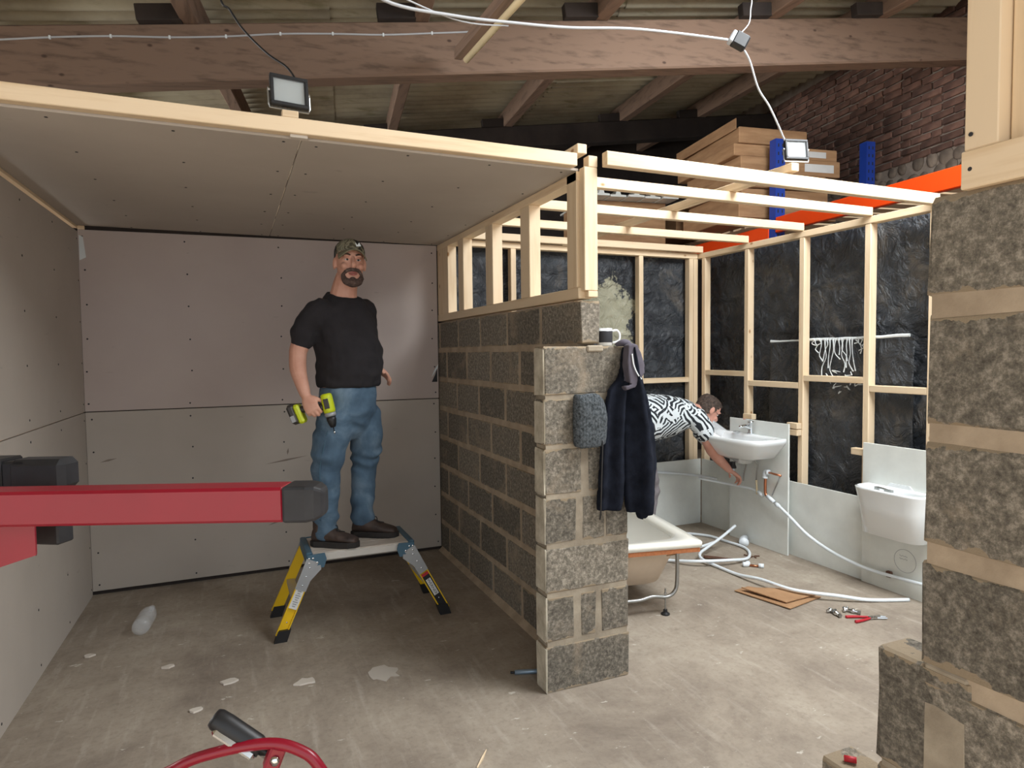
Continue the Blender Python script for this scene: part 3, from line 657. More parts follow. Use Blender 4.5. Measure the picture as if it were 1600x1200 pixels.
# ------------------------------------------------------------------ step platform
st = thing('step_platform', (.65, 3.88, 0), 'yellow-legged folding work platform with pale deck under the standing man', 'work platform')
DX0, DX1, DY0, DY1, DZ = .385, .925, 3.715, 4.055, .455
MB().b2(DX0, DX1, DY0, DY1, DZ - .048, DZ - .006, .004).obj('deck', MT['alu'], st)
for i in range(3):
    y = DY0 + .004 + i * .1115
    MB().b2(DX0, DX1, y, y + .108, DZ - .006, DZ, .002).obj('deck_board', MT['deck'], st)
for sx, xd, xf in ((-1, DX0, .205), (1, DX1, 1.135)):
    MB().b2(min(xd, xd + sx * .035), max(xd, xd + sx * .035), DY0 - .004, DY1 + .004, DZ - .062, DZ + .008, .006).obj('end_cap', MT['bracket_blue'] if sx < 0 else MT['bracket_blue'], st)
    for y, oy in ((DY0 - .008, -1), (DY1 + .008, 1)):
        top = V((xd + sx * .01, y, DZ - .05)); bot = V((xf, y + oy * .012, .03)); d = (bot - top)
        leg = MB(); p0 = top + d * .02; ax = d.normalized(); u = V((0, 1, 0)); w_ = ax.cross(u).normalized()
        prof = [(-.028, -.009), (.028, -.009), (.028, .009), (.022, .009), (.022, -.003), (-.022, -.003), (-.022, .009), (-.028, .009)]
        leg.loft([[q_ + w_ * a + u * (b * (-oy) * -1) for a, b in prof] for q_ in (p0, bot)])
        lg = leg.obj('leg', MT['yellow'], st)
        MB().prism([(-.033, -.003), (.033, -.003), (.033, .06), (-.033, .06)], bot + V((0, -.016, -.027)) , V((1, 0, 0)) , (V((0, 0, 1)) - V((sx * .36, 0, 0))), V((0, .032, 0))).obj('foot', MT['black'], lg)
        MB().prism([(-.045, -.005), (.04, -.005), (.055, .04), (.045, .075), (-.045, .07)], V((xd - sx * .018, y + oy * .011 - .002, DZ - .072)), V((-sx, 0, 0)), V((0, 0, 1)), V((0, .004, 0))).obj('hinge_plate', MT['bracket_blue'], st)
        q0 = top + d * .05; hp = MB()
        hp.prism([(-.034, -.04), (.034, -.04), (.030, .13), (-.030, .13)], q0 + V((0, oy * .012 - .002, 0)), w_, ax, V((0, .004, 0)))
        hp.prism([(-.005, 0), (.05, -.03), (.062, -.01), (.03, .07)], q0 + V((0, oy * .0125 - .002, 0)), w_ * (1 if (w_.x * sx) < 0 else -1), ax, V((0, .004, 0)))
        hp.obj('hinge_arm', MT['bracket_grey'], st)
        rv = MB()
        for a, b in ((-.02, .035), (.0, .06), (.022, .035), (-.02, .06)): rv.lathe([(.005, 0), (.005, .003), (.001, .004)], V((xd - sx * a, y + oy * .013, DZ - .08 + b)), (0, oy, 0), 8)
        for a in (.0, .05, .10): rv.lathe([(.004, 0), (.004, .003), (.001, .004)], q0 + ax * a + V((0, oy * .0155, 0)), (0, oy, 0), 8)
        rv.lathe([(.004, 0), (.004, .003), (.001, .004)], p0 + d * .78 + V((0, oy * .010, 0)), (0, oy, 0), 8)
        rv.obj('rivets', MT['chrome'], lg)['kind'] = 'stuff'
        if oy < 0:
            def strip(a, b, hw, m, nm, off):
                A_ = p0 + d * a; B_ = p0 + d * b
                return MB().loft([[q_ + w_ * e + V((0, f_, 0)) for e, f_ in ((-hw, -.0095 - off), (hw, -.0095 - off), (hw, -.009), (-hw, -.009))] for q_ in (A_, B_)]).obj(nm, m, lg)
            if sx < 0:
                strip(.30, .60, .022, MT['paper'], 'warning_label', .0005)
                for k in range(9): strip(.325 + k * .029, .340 + k * .029, .014 - .003 * (k % 3), MT['red_flat'] if k == 0 else MT['bracket_grey'], 'printed_line', .0010)
            else:
                strip(.36, .40, .022, MT['red_flat'], 'red_stripe', .0006); strip(.40, .97, .022, MT['black'], 'black_label', .0006); strip(.46, .72, .015, MT['paper'], 'name_plate', .0011)
                cu = bpy.data.curves.new('name_lettering', 'FONT'); cu.body = 'WERNER'; cu.size = .030; cu.align_x = 'CENTER'; cu.align_y = 'CENTER'; cu.extrude = .0002
                to = bpy.data.objects.new('name_lettering', cu); COL.objects.link(to)
                me = bpy.data.meshes.new_from_object(to.evaluated_get(bpy.context.evaluated_depsgraph_get())); bpy.data.objects.remove(to)
                c_ = p0 + d * .59; ux = ax; uy = V((0, -1, 0)).cross(ux)
                Mx = Matrix((ux * .9, uy * .8, V((0, -1, 0)))).transposed().to_4x4(); Mx.translation = c_ + V((0, -.0109, 0)); me.transform(Mx)
                link('name_lettering', me, MT['print'], lg)
    a_ = V((xd + (xf - xd) * .52, DY0, DZ * .46)); MB().bar(a_, a_ + V((0, DY1 - DY0, 0)), .045, .022).obj('rung', MT['alu'], st)
# ------------------------------------------------------------------ bath
bt = thing('bath', (2.2, 3.9, 0), 'white bath on a bare metal cradle behind the block pier', 'bath')
bd = V((.185, .983, 0)).normalized(); bx_ = V((bd.y, -bd.x, 0)); bc = V((2.135, 3.06, 0))   # near end centre
def Bb(a, b, z): return bc + bx_ * a + bd * b + V((0, 0, z))
def rrect(hw, y0, y1, r, z, n=7):
    P = []
    for cx, cy, a0 in ((hw - r, y1 - r, 0), (-hw + r, y1 - r, 90), (-hw + r, y0 + r, 180), (hw - r, y0 + r, 270)):
        for k in range(n + 1):
            a = math.radians(a0 + 90 * k / n); P.append(Bb(cx + r * math.cos(a), cy + r * math.sin(a), z))
    return P
RZ = .452
MB().loft([rrect(.35, 0, 1.68, .025, RZ - .035), rrect(.352, -.002, 1.682, .025, RZ - .008), rrect(.345, .005, 1.675, .022, RZ),
           rrect(.285, .09, 1.60, .16, RZ - .002), rrect(.272, .11, 1.585, .17, RZ - .025), rrect(.25, .17, 1.55, .17, RZ - .16), rrect(.215, .27, 1.48, .15, RZ - .30), rrect(.15, .40, 1.40, .12, RZ - .335)]).obj('tub', MT['bath'], bt, True)
MB().loft([rrect(.34, .01, 1.67, .03, RZ - .036), rrect(.290, .07, 1.61, .17, RZ - .045), rrect(.268, .14, 1.57, .18, RZ - .17), rrect(.235, .22, 1.50, .16, RZ - .305), rrect(.16, .38, 1.42, .12, RZ - .352)]).obj('shell_underside', MT['bath_shell'], bt, True)
MB().loft([[Bb(a, b, z) for a, b, z in ((x, .004, RZ - .062), (x, .030, RZ - .062), (x, .030, RZ - .036), (x, .004, RZ - .036))] for x in (-.34, .33)]).obj('rim_batten', MT['chipboard'], bt)
MB().prism([(0, 0), (.11, 0), (.13, -.06), (.06, -.065)], Bb(.12, .12, RZ - .047), bx_, V((0, 0, 1)), bd * .02).obj('gusset', MT['card'], bt)
for b in (.10, 1.35):
    MB().tube([Bb(.235, b, RZ - .05), Bb(.235, b, .20), Bb(.22, b, .135), Bb(.17, b, .105), Bb(.08, b, .115), Bb(.0, b, .10), Bb(-.10, b, .10), Bb(-.17, b, .105), Bb(-.22, b, .135), Bb(-.235, b, .20), Bb(-.235, b, RZ - .05)], .0115, 8, 4).obj('cradle', MT['steel'], bt, True)
    for a in (-.16, .16):
        f_ = MB().tube([Bb(a, b, .012), Bb(a, b, .155)], .0045, 8).obj('foot_rod', MT['steel'], bt)
        MB().lathe([(.026, 0), (.026, .008), (.012, .016), (.012, .03)], Bb(a, b, 0), (0, 0, 1), 12).obj('foot', MT['black'], f_)
        MB().lathe([(.009, 0), (.009, .008)], Bb(a, b, .12), (0, 0, 1), 6).obj('nut', MT['chrome'], f_)
# ------------------------------------------------------------------ basin on its board
bb = thing('basin_board', (3.81, 3.95, 0), 'tall white board leaning against the studs and carrying the basin', 'panel')
MB().b2(3.803, 3.818, 3.645, 4.27, 0, .995, .002).obj('board', MT['panel'], bb)
MB().b2(3.819, 3.90 - .052, 4.10, 4.20, .95, .99, .002).obj('packing_block', MT['pine_y'], bb)
bs = thing('wash_basin', (3.62, 3.97, .68), 'white porcelain wash basin with chrome mixer tap', 'basin')
def bring(sc, z, xc=0, n=40, bow=.05):
    P = []
    for k in range(n):
        a = 2 * math.pi * k / n; c_, s_ = math.cos(a), math.sin(a)
        ex = abs(c_) ** .34 * (1 if c_ > 0 else -1); ey = abs(s_) ** .34 * (1 if s_ > 0 else -1)
        x = 3.625 + ex * .175 * sc[0] - bow * (1 - ey * ey) * (1 if c_ < 0 else 0) * sc[0] + xc; y = 3.98 + ey * .375 * sc[1]
        P.append(V((min(x, 3.801), y, z)))
    return P
MB().loft([bring((.22, .13), .665, .06), bring((.30, .20), .69, .05), bring((.55, .45), .715, .045), bring((.72, .70), .735, .035), bring((.86, .86), .80, .012), bring((.97, .97), .845, .0), bring((1, 1), .862), bring((1.0, 1.0), .885), bring((.97, .985), .890),
           bring((.74, .86), .886, -.025), bring((.68, .80), .868, -.02), bring((.58, .66), .80, 0), bring((.30, .3), .765, .01), bring((.05, .05), .76, .01)]).obj('bowl', MT['porcelain'], bs, True)
tp = MB(); tp.lathe([(.024, 0), (.024, .01), (.019, .02), (.019, .085), (.021, .09), (.021, .105)], (3.755, 3.98, .886), (0, 0, 1), 16); tp.obj('tap_body', MT['chrome'], bs, True)
MB().tube([(3.755, 3.98, .935), (3.70, 3.98, .955), (3.645, 3.98, .950)], [.016, .013, .011], 10, 4).obj('spout', MT['chrome'], bs, True)
MB().bar((3.765, 3.98, .998), (3.69, 3.98, 1.012), .028, .010).obj('lever', MT['chrome'], bs)
MB().lathe([(.03, 0), (.03, .012), (.022, .03), (.022, .05)], (3.655, 4.07, .612), (0, 0, 1), 14).obj('waste', MT['black'], bs)
MB().tube([(3.655, 4.07, .612), (3.655, 4.07, .56)], .018, 12).obj('waste_pipe', MT['pipe_white'], bs, True)
tag(MB().lathe([(.028, 0), (.030, .004), (.030, .012), (.012, .016)], (3.73, 4.11, .888), (0, 0, 1), 14).obj('basin_plug', MT['chrome']), 'chrome basin waste lying on the basin rim behind the tap', 'basin waste')
cup = MB().lathe([(.034, 0), (.036, .002), (.043, .12), (.045, .122), (.0425, .118), (.034, .006), (.001, .005)], (3.56, 4.06, .895), (-.55, .62, .52), 20)
tag(cup.obj('plastic_cup', MT['clear'], None, True), 'clear plastic cup tilted in the basin', 'cup')
# tails and pipes under the basin
pl = thing('basin_pipework', (3.77, 3.85, .3), 'copper tails and white fittings under the wash basin', 'pipework')
MB().tube([(3.73, 3.93, .70), (3.765, 3.915, .655), (3.768, 3.925, .60), (3.768, 3.93, .53)], .006, 8, 5).obj('flexible_tail', MT['steel'], pl, True)
MB().tube([(3.73, 4.00, .70), (3.76, 4.03, .64), (3.765, 4.06, .56), (3.765, 4.07, .50)], .006, 8, 5).obj('flexible_tail', MT['steel'], pl, True)
MB().tube([(3.768, 3.93, .53), (3.768, 3.92, .42)], .0075, 8).obj('copper_pipe', MT['cream'], pl, True)
MB().tube([(3.765, 3.83, .57), (3.762, 3.83, .50), (3.762, 3.826, .44), (3.762, 3.80, .42)], .011, 10, 4).obj('copper_pipe', MT['copper'], pl, True)
MB().tube([(3.768, 3.82, .612), (3.768, 3.68, .605)], .008, 8).obj('copper_pipe', MT['copper'], pl, True)
MB().tube([(3.772, 3.69, .60), (3.772, 3.77, .44)], .005, 8).obj('steel_rod', MT['steel'], pl, True)
el = MB(); el.tube([(3.768, 3.80, .61), (3.768, 3.83, .612), (3.766, 3.838, .60), (3.766, 3.836, .565)], .018, 12, 3); el.lathe([(.022, 0), (.022, .012)], (3.766, 3.836, .56), (0, 0, 1), 12); el.lathe([(.022, 0), (.022, .012)], (3.768, 3.80, .61), (0, 1, 0), 12)
el.obj('elbow', MT['pipe_white'], pl, True)
c2 = MB(); c2.tube([(3.763, 3.81, .428), (3.763, 3.74, .395)], .015, 12); c2.tube([(3.763, 3.72, .385), (3.763, 3.69, .372)], .015, 12); c2.obj('coupler', MT['pipe_white'], pl, True)
c2 = MB().tube([(3.77, 3.91, .44), (3.77, 3.86, .42)], .014, 12); c2.obj('coupler', MT['pipe_white'], pl, True)
MB().tube([(3.55, 4.35, .49), (3.70, 4.2, .46), (3.77, 4.02, .45), (3.77, 3.91, .44)], .009, 8, 4).obj('supply_pipe', MT['pipe_white'], pl, True)
def pipe(pts, label, r=.011): return tag(MB().tube(pts, r, 10, 8).obj('plastic_pipe', MT['pipe_white'], None, True), label, 'pipe')
pipe([(3.763, 3.69, .372), (3.77, 3.60, .318), (3.775, 3.44, .221), (3.78, 3.25, .155), (3.79, 3.07, .12), (3.80, 2.93, .108), (3.805, 2.79, .112), (3.805, 2.55, .125)], 'white pipe sagging from the basin fittings along the wall to the cistern board')
pc = thing('pipe_clip', (3.82, 2.83, .08), 'dark pipe clip on the cistern board', 'pipe clip'); MB().b2(3.807, 3.834, 2.815, 2.85, .092, .132, .005).obj('clip_body', MT['rust'], pc)
pipe([(2.3, 4.68, .53), (2.9, 4.685, .525), (3.30, 4.68, .505), (3.55, 4.66, .48), (3.74, 4.55, .46), (3.80, 4.42, .45)], 'white pipe running along the back panel toward the basin')
pipe([(3.775, 2.665, .012), (3.55, 2.76, .014), (3.389, 2.846, .036), (3.201, 3.015, .046), (3.16, 3.25, .044), (3.15, 3.45, .016), (3.143, 3.654, .014), (3.12, 3.78, .03), (3.163, 3.86, .045), (3.30, 3.93, .06), (3.47, 3.98, .10), (3.64, 4.02, .16)], 'loose white pipe curving over the floor past the cardboard to a raised end')
pipe([(2.72, 4.10, .012), (2.891, 3.93, .013), (3.03, 3.74, .040), (3.254, 3.66, .040), (3.45, 3.69, .016), (3.58, 3.80, .013), (3.64, 3.93, .013), (3.63, 4.10, .013), (3.60, 4.30, .013), (3.45, 4.46, .013), (3.25, 4.55, .013), (3.0, 4.58, .013)], 'white pipe coiled in a wide ring on the floor below the basin')
pipe([(2.98, 4.04, .012), (3.08, 4.03, .014), (3.15, 4.03, .03), (3.32, 4.02, .037), (3.44, 4.03, .05)], 'short white pipe lying inside the coil beside the bath')
tag(MB().tube([(3.775, 4.06, .03), (3.73, 4.03, .03), (3.70, 3.99, .03)], [.03, .03, .036], 14).lathe([(.038, 0), (.038, .02)], (3.70, 3.99, .03), (-.6, -.75, 0), 14).obj('waste_fitting', MT['pipe_white'], None, True), 'white waste pipe fitting at the foot of the basin board', 'pipe fitting')
# ------------------------------------------------------------------ cistern
cs = thing('toilet_cistern', (3.74, 2.83, .37), 'white lidless toilet cistern mounted on the taller board', 'cistern')
def cring(sx, hw, z, ins=0):
    P = []
    for k in range(13):
        a = math.pi * k / 12 ; c_ = math.cos(a); s_ = math.sin(a)
        P.append(V((3.833 - ins - (abs(s_) ** .45) * (sx - 2 * ins), 2.765 + (abs(c_) ** .4 * (1 if c_ > 0 else -1)) * (hw - ins), z)))
    return P
MB().loft([cring(.125, .185, .375), cring(.140, .200, .379), cring(.165, .215, .56), cring(.182, .236, .660), cring(.185, .238, .672), cring(.182, .236, .675, .012), cring(.175, .23, .655, .013), cring(.15, .2, .50, .013), cring(.12, .17, .40, .013)]).obj('tank', MT['porcelain'], cs, True)
MB().prism([(-.10, .0), (-.07, .03), (.06, .03), (.09, .0)], (3.825, 2.78, .668), (0, 1, 0), (0, 0, 1), (.008, 0, 0)).obj('back_lip', MT['porcelain'], cs)
fv = MB(); fv.tube([(3.77, 2.90, .665), (3.765, 2.85, .668), (3.76, 2.79, .66)], .007, 8); fv.lathe([(.016, 0), (.016, .03)], (3.77, 2.89, .64), (0, 0, 1), 10); fv.box((3.76, 2.80, .66), (.02, .05, .015)); fv.obj('float_valve', MT['steel'], cs)
wmk = thing('pencil_mark', (3.834, 2.74, .15), 'pencilled circle with a scribbled note on the cistern board', 'marking')
pr = MB(); R_ = .072
pr.tube([(3.8345, 2.738 + R_ * math.cos(2 * math.pi * k / 40), .222 + R_ * math.sin(2 * math.pi * k / 40)) for k in range(41)], .0013, 5); pr.obj('circle', MT['bracket_grey'], wmk)
pr = MB()
for z in (.250, .232):
    pr.tube([(3.8345, 2.775 - .0035 * k, z + random.uniform(-.005, .005)) for k in range(16)], .0012, 4)
pr.obj('scribble', MT['bracket_grey'], wmk)
# ------------------------------------------------------------------ small things on the floor
cb = [((2.93, 3.24), (3.06, 3.26), (3.34, 2.93), (3.02, 2.87)), ((2.96, 3.21), (3.20, 3.12), (3.33, 2.95), (3.05, 2.93))]
for i, q in enumerate(cb):
    z = .006 + i * .012
    mb = MB().loft([[V((x, y, z + (.012 if (i and k == 0) else 0))) for k, (x, y) in enumerate(q)], [V((x, y, z + .005 + (.014 if (i and k == 0) else 0))) for k, (x, y) in enumerate(q)]])
    tag(mb.obj('cardboard_sheet', MT['card']), ('flattened cardboard lying on the floor under the other cardboard sheet', 'torn upper cardboard sheet on the floor below the white pipe')[i], 'cardboard')
def valve(c, ang, label):
    c = V((*c, .014)); d = V((math.cos(ang), math.sin(ang), 0)); s = V((-d.y, d.x, 0)); t = thing('isolation_valve', (c.x, c.y, 0), label, 'valve')
    MB().lathe([(.009, -.045), (.009, -.02), (.014, -.018), (.014, .0), (.010, .002), (.010, .03), (.013, .032), (.013, .045)], c, d, 12).obj('body', MT['chrome'], t, True)
    MB().tube([c - s * .03 + d * .03, c + s * .03 + d * .03], .008, 10).obj('branch', MT['chrome'], t, True)
    MB().lathe([(.0115, -.05), (.0115, -.038)], c, d, 6).obj('nut', MT['steel'], t)
valve((3.20, 2.71), 1.35, 'left chrome pipe fitting on the floor near the pliers')
valve((3.31, 2.69), 2.0, 'right chrome pipe fitting on the floor near the pliers')
pt = thing('pliers', (3.31, 2.59, 0), 'red-handled pliers lying on the concrete floor', 'pliers')
MB().tube([(3.215, 2.648, .009), (3.27, 2.625, .009), (3.325, 2.592, .009)], [.009, .008, .006], 8, 4).obj('handle', MT['red_flat'], pt, True)
MB().tube([(3.205, 2.575, .009), (3.26, 2.572, .009), (3.325, 2.576, .009)], [.009, .008, .006], 8, 4).obj('handle', MT['red_flat'], pt, True)
jw = MB(); jw.box((3.345, 2.575, .009), (.045, .026, .012), Matrix.Rotation(-.35, 3, 'Z'), .003); jw.tube([(3.36, 2.575, .009), (3.395, 2.57, .009), (3.42, 2.552, .009)], [.008, .007, .004], 8, 3); jw.tube([(3.36, 2.565, .009), (3.39, 2.545, .009), (3.41, 2.535, .009)], [.008, .006, .004], 8, 3)
jw.obj('jaws', MT['chrome'], pt); MB().lathe([(.007, 0), (.007, .004)], (3.345, 2.575, .014), (0, 0, 1), 10).obj('rivet', MT['steel'], pt)
et = thing('pipe_elbow', (3.39, 3.55, 0), 'white elbow fitting with a copper stub on the floor', 'pipe fitting')
MB().tube([(3.33, 3.60, .018), (3.36, 3.585, .018), (3.375, 3.60, .022)], .018, 10, 3).obj('elbow', MT['pipe_white'], et, True)
MB().tube([(3.37, 3.58, .012), (3.42, 3.53, .011)], .008, 8).obj('copper_stub', MT['copper'], et, True)
MB().tube([(3.415, 3.535, .016), (3.44, 3.51, .016)], .016, 10).obj('collar', MT['pipe_white'], et, True)
tl = thing('pipe_wrench', (3.28, 3.80, 0), 'dark rusty pipe wrench lying inside the pipe coil', 'wrench')
MB().tube([(3.20, 3.86, .01), (3.27, 3.81, .01), (3.37, 3.74, .01)], [.006, .008, .006], 8, 3).obj('handle', MT['rust'], tl, True)
MB().tube([(3.22, 3.89, .012), (3.28, 3.82, .012), (3.34, 3.76, .01)], [.004, .007, .004], 8, 3).obj('handle', MT['rust'], tl, True)
MB().box((3.225, 3.865, .012), (.04, .022, .016), Matrix.Rotation(-.7, 3, 'Z'), .004).obj('jaw', MT['rust'], tl)
kt = thing('metal_bits', (3.55, 3.72, 0), 'small cluster of dark metal bits right of the pipe coil', 'metal bits')
for x, y, a in ((3.52, 3.73, .3), (3.55, 3.70, 1.1), (3.57, 3.74, -.4), (3.54, 3.76, 2)): MB().bar((x, y, .005), (x + .04 * math.cos(a), y + .04 * math.sin(a), .005), .012, .008, ch=.002).obj('bit', MT['rust'], kt)
sp = MB().tube([(.800, 2.235, .006), (.835, 2.275, .008), (.872, 2.325, .006)], [.004, .010, .003], 6, 3, flat=.4)
tag(sp.obj('wood_splinter', MT['pine_y']), 'pale wood splinter on the floor at the bottom edge', 'splinter')
def flake(x, y, r, label, sd):
    random.seed(sd); P = [(r * random.uniform(.55, 1.15) * math.cos(2 * math.pi * k / 9), r * .7 * random.uniform(.5, 1.1) * math.sin(2 * math.pi * k / 9)) for k in range(9)]
    tag(MB().prism(P, (x, y, .001), (1, 0, 0), (0, 1, 0), (0, .002, .007)).obj('plaster_flake', MT['plaster']), label, 'debris')
flake(.285, 3.18, .055, 'pale plaster flake on the floor in front of the yellow platform', 3)
flake(-.33, 3.62, .03, 'small plaster crumb on the floor in front of the plastic bottle', 5)
flake(-.72, 3.93, .03, 'small plaster crumb by the left wall near the bottle', 6)
flake(-.18, 3.12, .035, 'thin white crumb on the dark floor left of the plaster flake', 8)
flake(-.05, 3.33, .05, 'white plaster smear piece between the bottle and the flake', 9)
flake(.62, 2.18, .03, 'white scrap on the floor left of the wood splinter', 10)
pch = MB(); random.seed(12)
pch.prism([(.085 * random.uniform(.7, 1.2) * math.cos(2 * math.pi * k / 16), .085 * random.uniform(.6, 1.1) * math.sin(2 * math.pi * k / 16)) for k in range(16)], (.633, 3.117, .0005), (1, 0, 0), (0, 1, 0), (0, 0, .002))
tag(pch.obj('plaster_patch', plain('pale_plaster_patch', 'b9b1a6', .95)), 'whitish dried plaster patch on the floor between platform and pier', 'plaster patch')
sd_ = thing('pipe_offcut', (1.26, 2.81, 0), 'short bluish metal tube poking out from behind the block pier', 'tube')
MB().tube([(1.215, 2.835, .012), (1.40, 2.775, .012)], .011, 10).obj('tube', plain('bluish_steel', '8fa3b5', .4, metal=.6), sd_, True)
MB().tube([(1.195, 2.842, .012), (1.218, 2.834, .012)], .006, 8).obj('tip', MT['black'], sd_, True)
bo = thing('plastic_bottle', (-.5, 4.2, 0), 'empty clear plastic bottle lying on the floor by the left wall', 'bottle')
ba = V((.10, .99, .0)).normalized()
MB().lathe([(.02, 0), (.043, .003), (.046, .02), (.046, .07), (.043, .075), (.046, .08), (.046, .12), (.043, .125), (.046, .13), (.046, .20), (.030, .255), (.014, .28), (.014, .305)], V((-.505, 4.10, .047)), ba, 20).obj('bottle_body', MT['clear'], bo, True)
MB().lathe([(.017, 0), (.017, .016), (.001, .017)], V((-.505, 4.10, .047)) + ba * .29, ba, 14).obj('cap', MT['clear'], bo, True)
# ------------------------------------------------------------------ red machine in the foreground
u = V((.568, -.245, .004)); ul = u.normalized()
A0 = V((-.461, 1.709, 1.2355)); A1 = V((.107, 1.4635, 1.2395))
rm = thing('red_machine_frame', (-.75, 1.83, 0), 'red steel box-section arm with black end cap at the left edge', 'machine')
MB().bar(A0 - ul * .55, A1, .072, .074, ch=.006).obj('arm', MT['red'], rm)
cap = MB(); nrm_ = V((0, 0, 1)); sd2 = ul.cross(nrm_).normalized()
rings = []
for d_, hh, ww in ((-.004, .0385, .0385), (.045, .0385, .0385), (.062, .036, .033), (.074, .030, .024), (.080, .022, .015)):
    c = A1 + ul * d_; rings.append([c + sd2 * a * ww + nrm_ * b * hh for a, b in ((-1, -1), (1, -1), (1, 1), (-1, 1))])
cap.loft(rings); o = cap.obj('end_cap', MT['black_dull'], rm); bv = o.modifiers.new('b', 'BEVEL'); bv.width = .006; bv.segments = 2
P2 = A0 + V((-.07, .27, .03))
MB().bar(P2 - ul * .55, P2 + ul * .085, .066, .07, ch=.006).obj('rear_arm', MT['black_dull'], rm)
MB().bar(P2 + ul * .04, P2 + ul * .178, .074, .078, ch=.014).obj('rear_end_cap', MT['black_dull'], rm)
MB().bar(P2 - ul * .03, P2 + ul * .03, .080, .084, ch=.005).obj('collar', MT['black'], rm)
MB().prism([(-.55, .02), (.075, .02), (.075, -.055), (-.02, -.085), (-.55, -.10)], A0 + V((-.016, .05, -.065)), ul, V((0, 0, 1)), -sd2 * .012 if False else V((0, .012, 0))).obj('gusset_plate', MT['red'], rm)
MB().bar(A0 + V((-.03, .24, -.11)), A0 + ul * .12 + V((-.03, .22, -.11)), .05, .05, ch=.004).obj('lower_bracket', MT['black_dull'], rm)
MB().bar(A0 - ul * .5 + V((0, .08, -1.235)), A0 - ul * .5 + V((0, .08, .3)), .09, .09, (0, 1, 0), ch=.006).obj('post', MT['red'], rm)
MB().bar(A0 - ul * .5 + V((0, -.3, -1.20)), A0 - ul * .5 + V((0, .5, -1.20)), .09, .07, ch=.006).obj('base_foot', MT['red'], rm)
MB().bar(A0 - ul * .45 + V((0, .01, -.02)), A0 - ul * .45 + V((0, .30, .02)), .07, .07, ch=.006).obj('cross_member', MT['red'], rm)
hl = thing('machine_handle', (0, 1.3, 0), 'red bent-tube loop with black and chrome grip at the bottom edge', 'machine handle')
MB().tube([(-.26, 1.43, .05), (-.26, 1.43, .45), (-.19, 1.405, .70), (-.118, 1.372, .767), (-.045, 1.342, .796), (.046, 1.304, .811), (.101, 1.279, .797), (.134, 1.263, .764), (.18, 1.245, .66), (.20, 1.235, .45), (.20, 1.235, .05)], .0105, 12, 8).obj('loop_tube', MT['red'], hl, True)
for p in ((-.26, 1.43), (.20, 1.235)): MB().lathe([(.05, 0), (.05, .012), (.014, .016), (.014, .06)], (*p, 0), (0, 0, 1), 16).obj('foot', MT['black'], hl)
ga, gb = V((-.050, 1.372, .850)), V((.036, 1.325, .790)); gd = (gb - ga).normalized()
MB().lathe([(.004, -.002), (.017, 0), (.0205, .008), (.0215, .03), (.0205, .10), (.017, .112)], ga, gd, 20).obj('grip', MT['black'], hl, True)
MB().bar(ga + gd * .008 + V((-.008, -.016, -.012)), ga + gd * .104 + V((-.008, -.016, -.012)), .018, .016, ch=.006).obj('chrome_strip', MT['chrome'], hl)
MB().lathe([(.012, .112), (.012, .130), (.015, .131), (.015, .14)], ga, gd, 14).obj('ferrule', MT['chrome'], hl, True)
MB().box((.055, 1.30, .785), (.03, .025, .045), Matrix.Rotation(.4, 3, 'Y'), .004).obj('pivot_bracket', MT['red'], hl)
MB().lathe([(.009, 0), (.009, .004), (.002, .006)], (.055, 1.287, .785), (-.35, -.93, .1), 14).obj('pivot_bolt', MT['chrome'], hl, True)
# ------------------------------------------------------------------ mug, hat, jacket on the pier
mg = thing('mug', (1.640, 2.695, 1.576), 'white mug with dark print standing on the block pier', 'mug')
MB().lathe([(.030, 0), (.036, .003), (.037, .085), (.035, .085), (.033, .01), (.001, .009)], (1.640, 2.695, 1.577), (0, 0, 1), 24).obj('cup', MT['porcelain'], mg, True)
MB().lathe([(.0373, .018), (.0376, .02), (.0376, .07), (.0373, .072)], (1.640, 2.695, 1.577), (0, 0, 1), 24).obj('print_band', MT['print'], mg, True)
MB().tube([(1.673, 2.682, 1.648), (1.695, 2.675, 1.652), (1.708, 2.670, 1.632), (1.703, 2.672, 1.603), (1.675, 2.682, 1.592)], .006, 8, 5).obj('handle', MT['porcelain'], mg, True)
def remesh(mb, name, mat, parent, voxel, smooth=4, disp=None, fac=.5):
    me = mb.mesh(name + '_src'); o = bpy.data.objects.new('tmp', me); COL.objects.link(o)
    r = o.modifiers.new('r', 'REMESH'); r.mode = 'VOXEL'; r.voxel_size = voxel
    if smooth:
        s = o.modifiers.new('s', 'SMOOTH'); s.factor = fac; s.iterations = smooth
    dg = bpy.context.evaluated_depsgraph_get(); dg.update()
    m2 = bpy.data.meshes.new_from_object(o.evaluated_get(dg)); bpy.data.objects.remove(o)
    m2.name = name
    if disp:
        m2.update(); nn = [v_.normal.copy() for v_ in m2.vertices]
        for v_, q_ in zip(m2.vertices, nn): v_.co = v_.co + q_ * disp(v_.co)
    return link(name, m2, mat, parent, True)
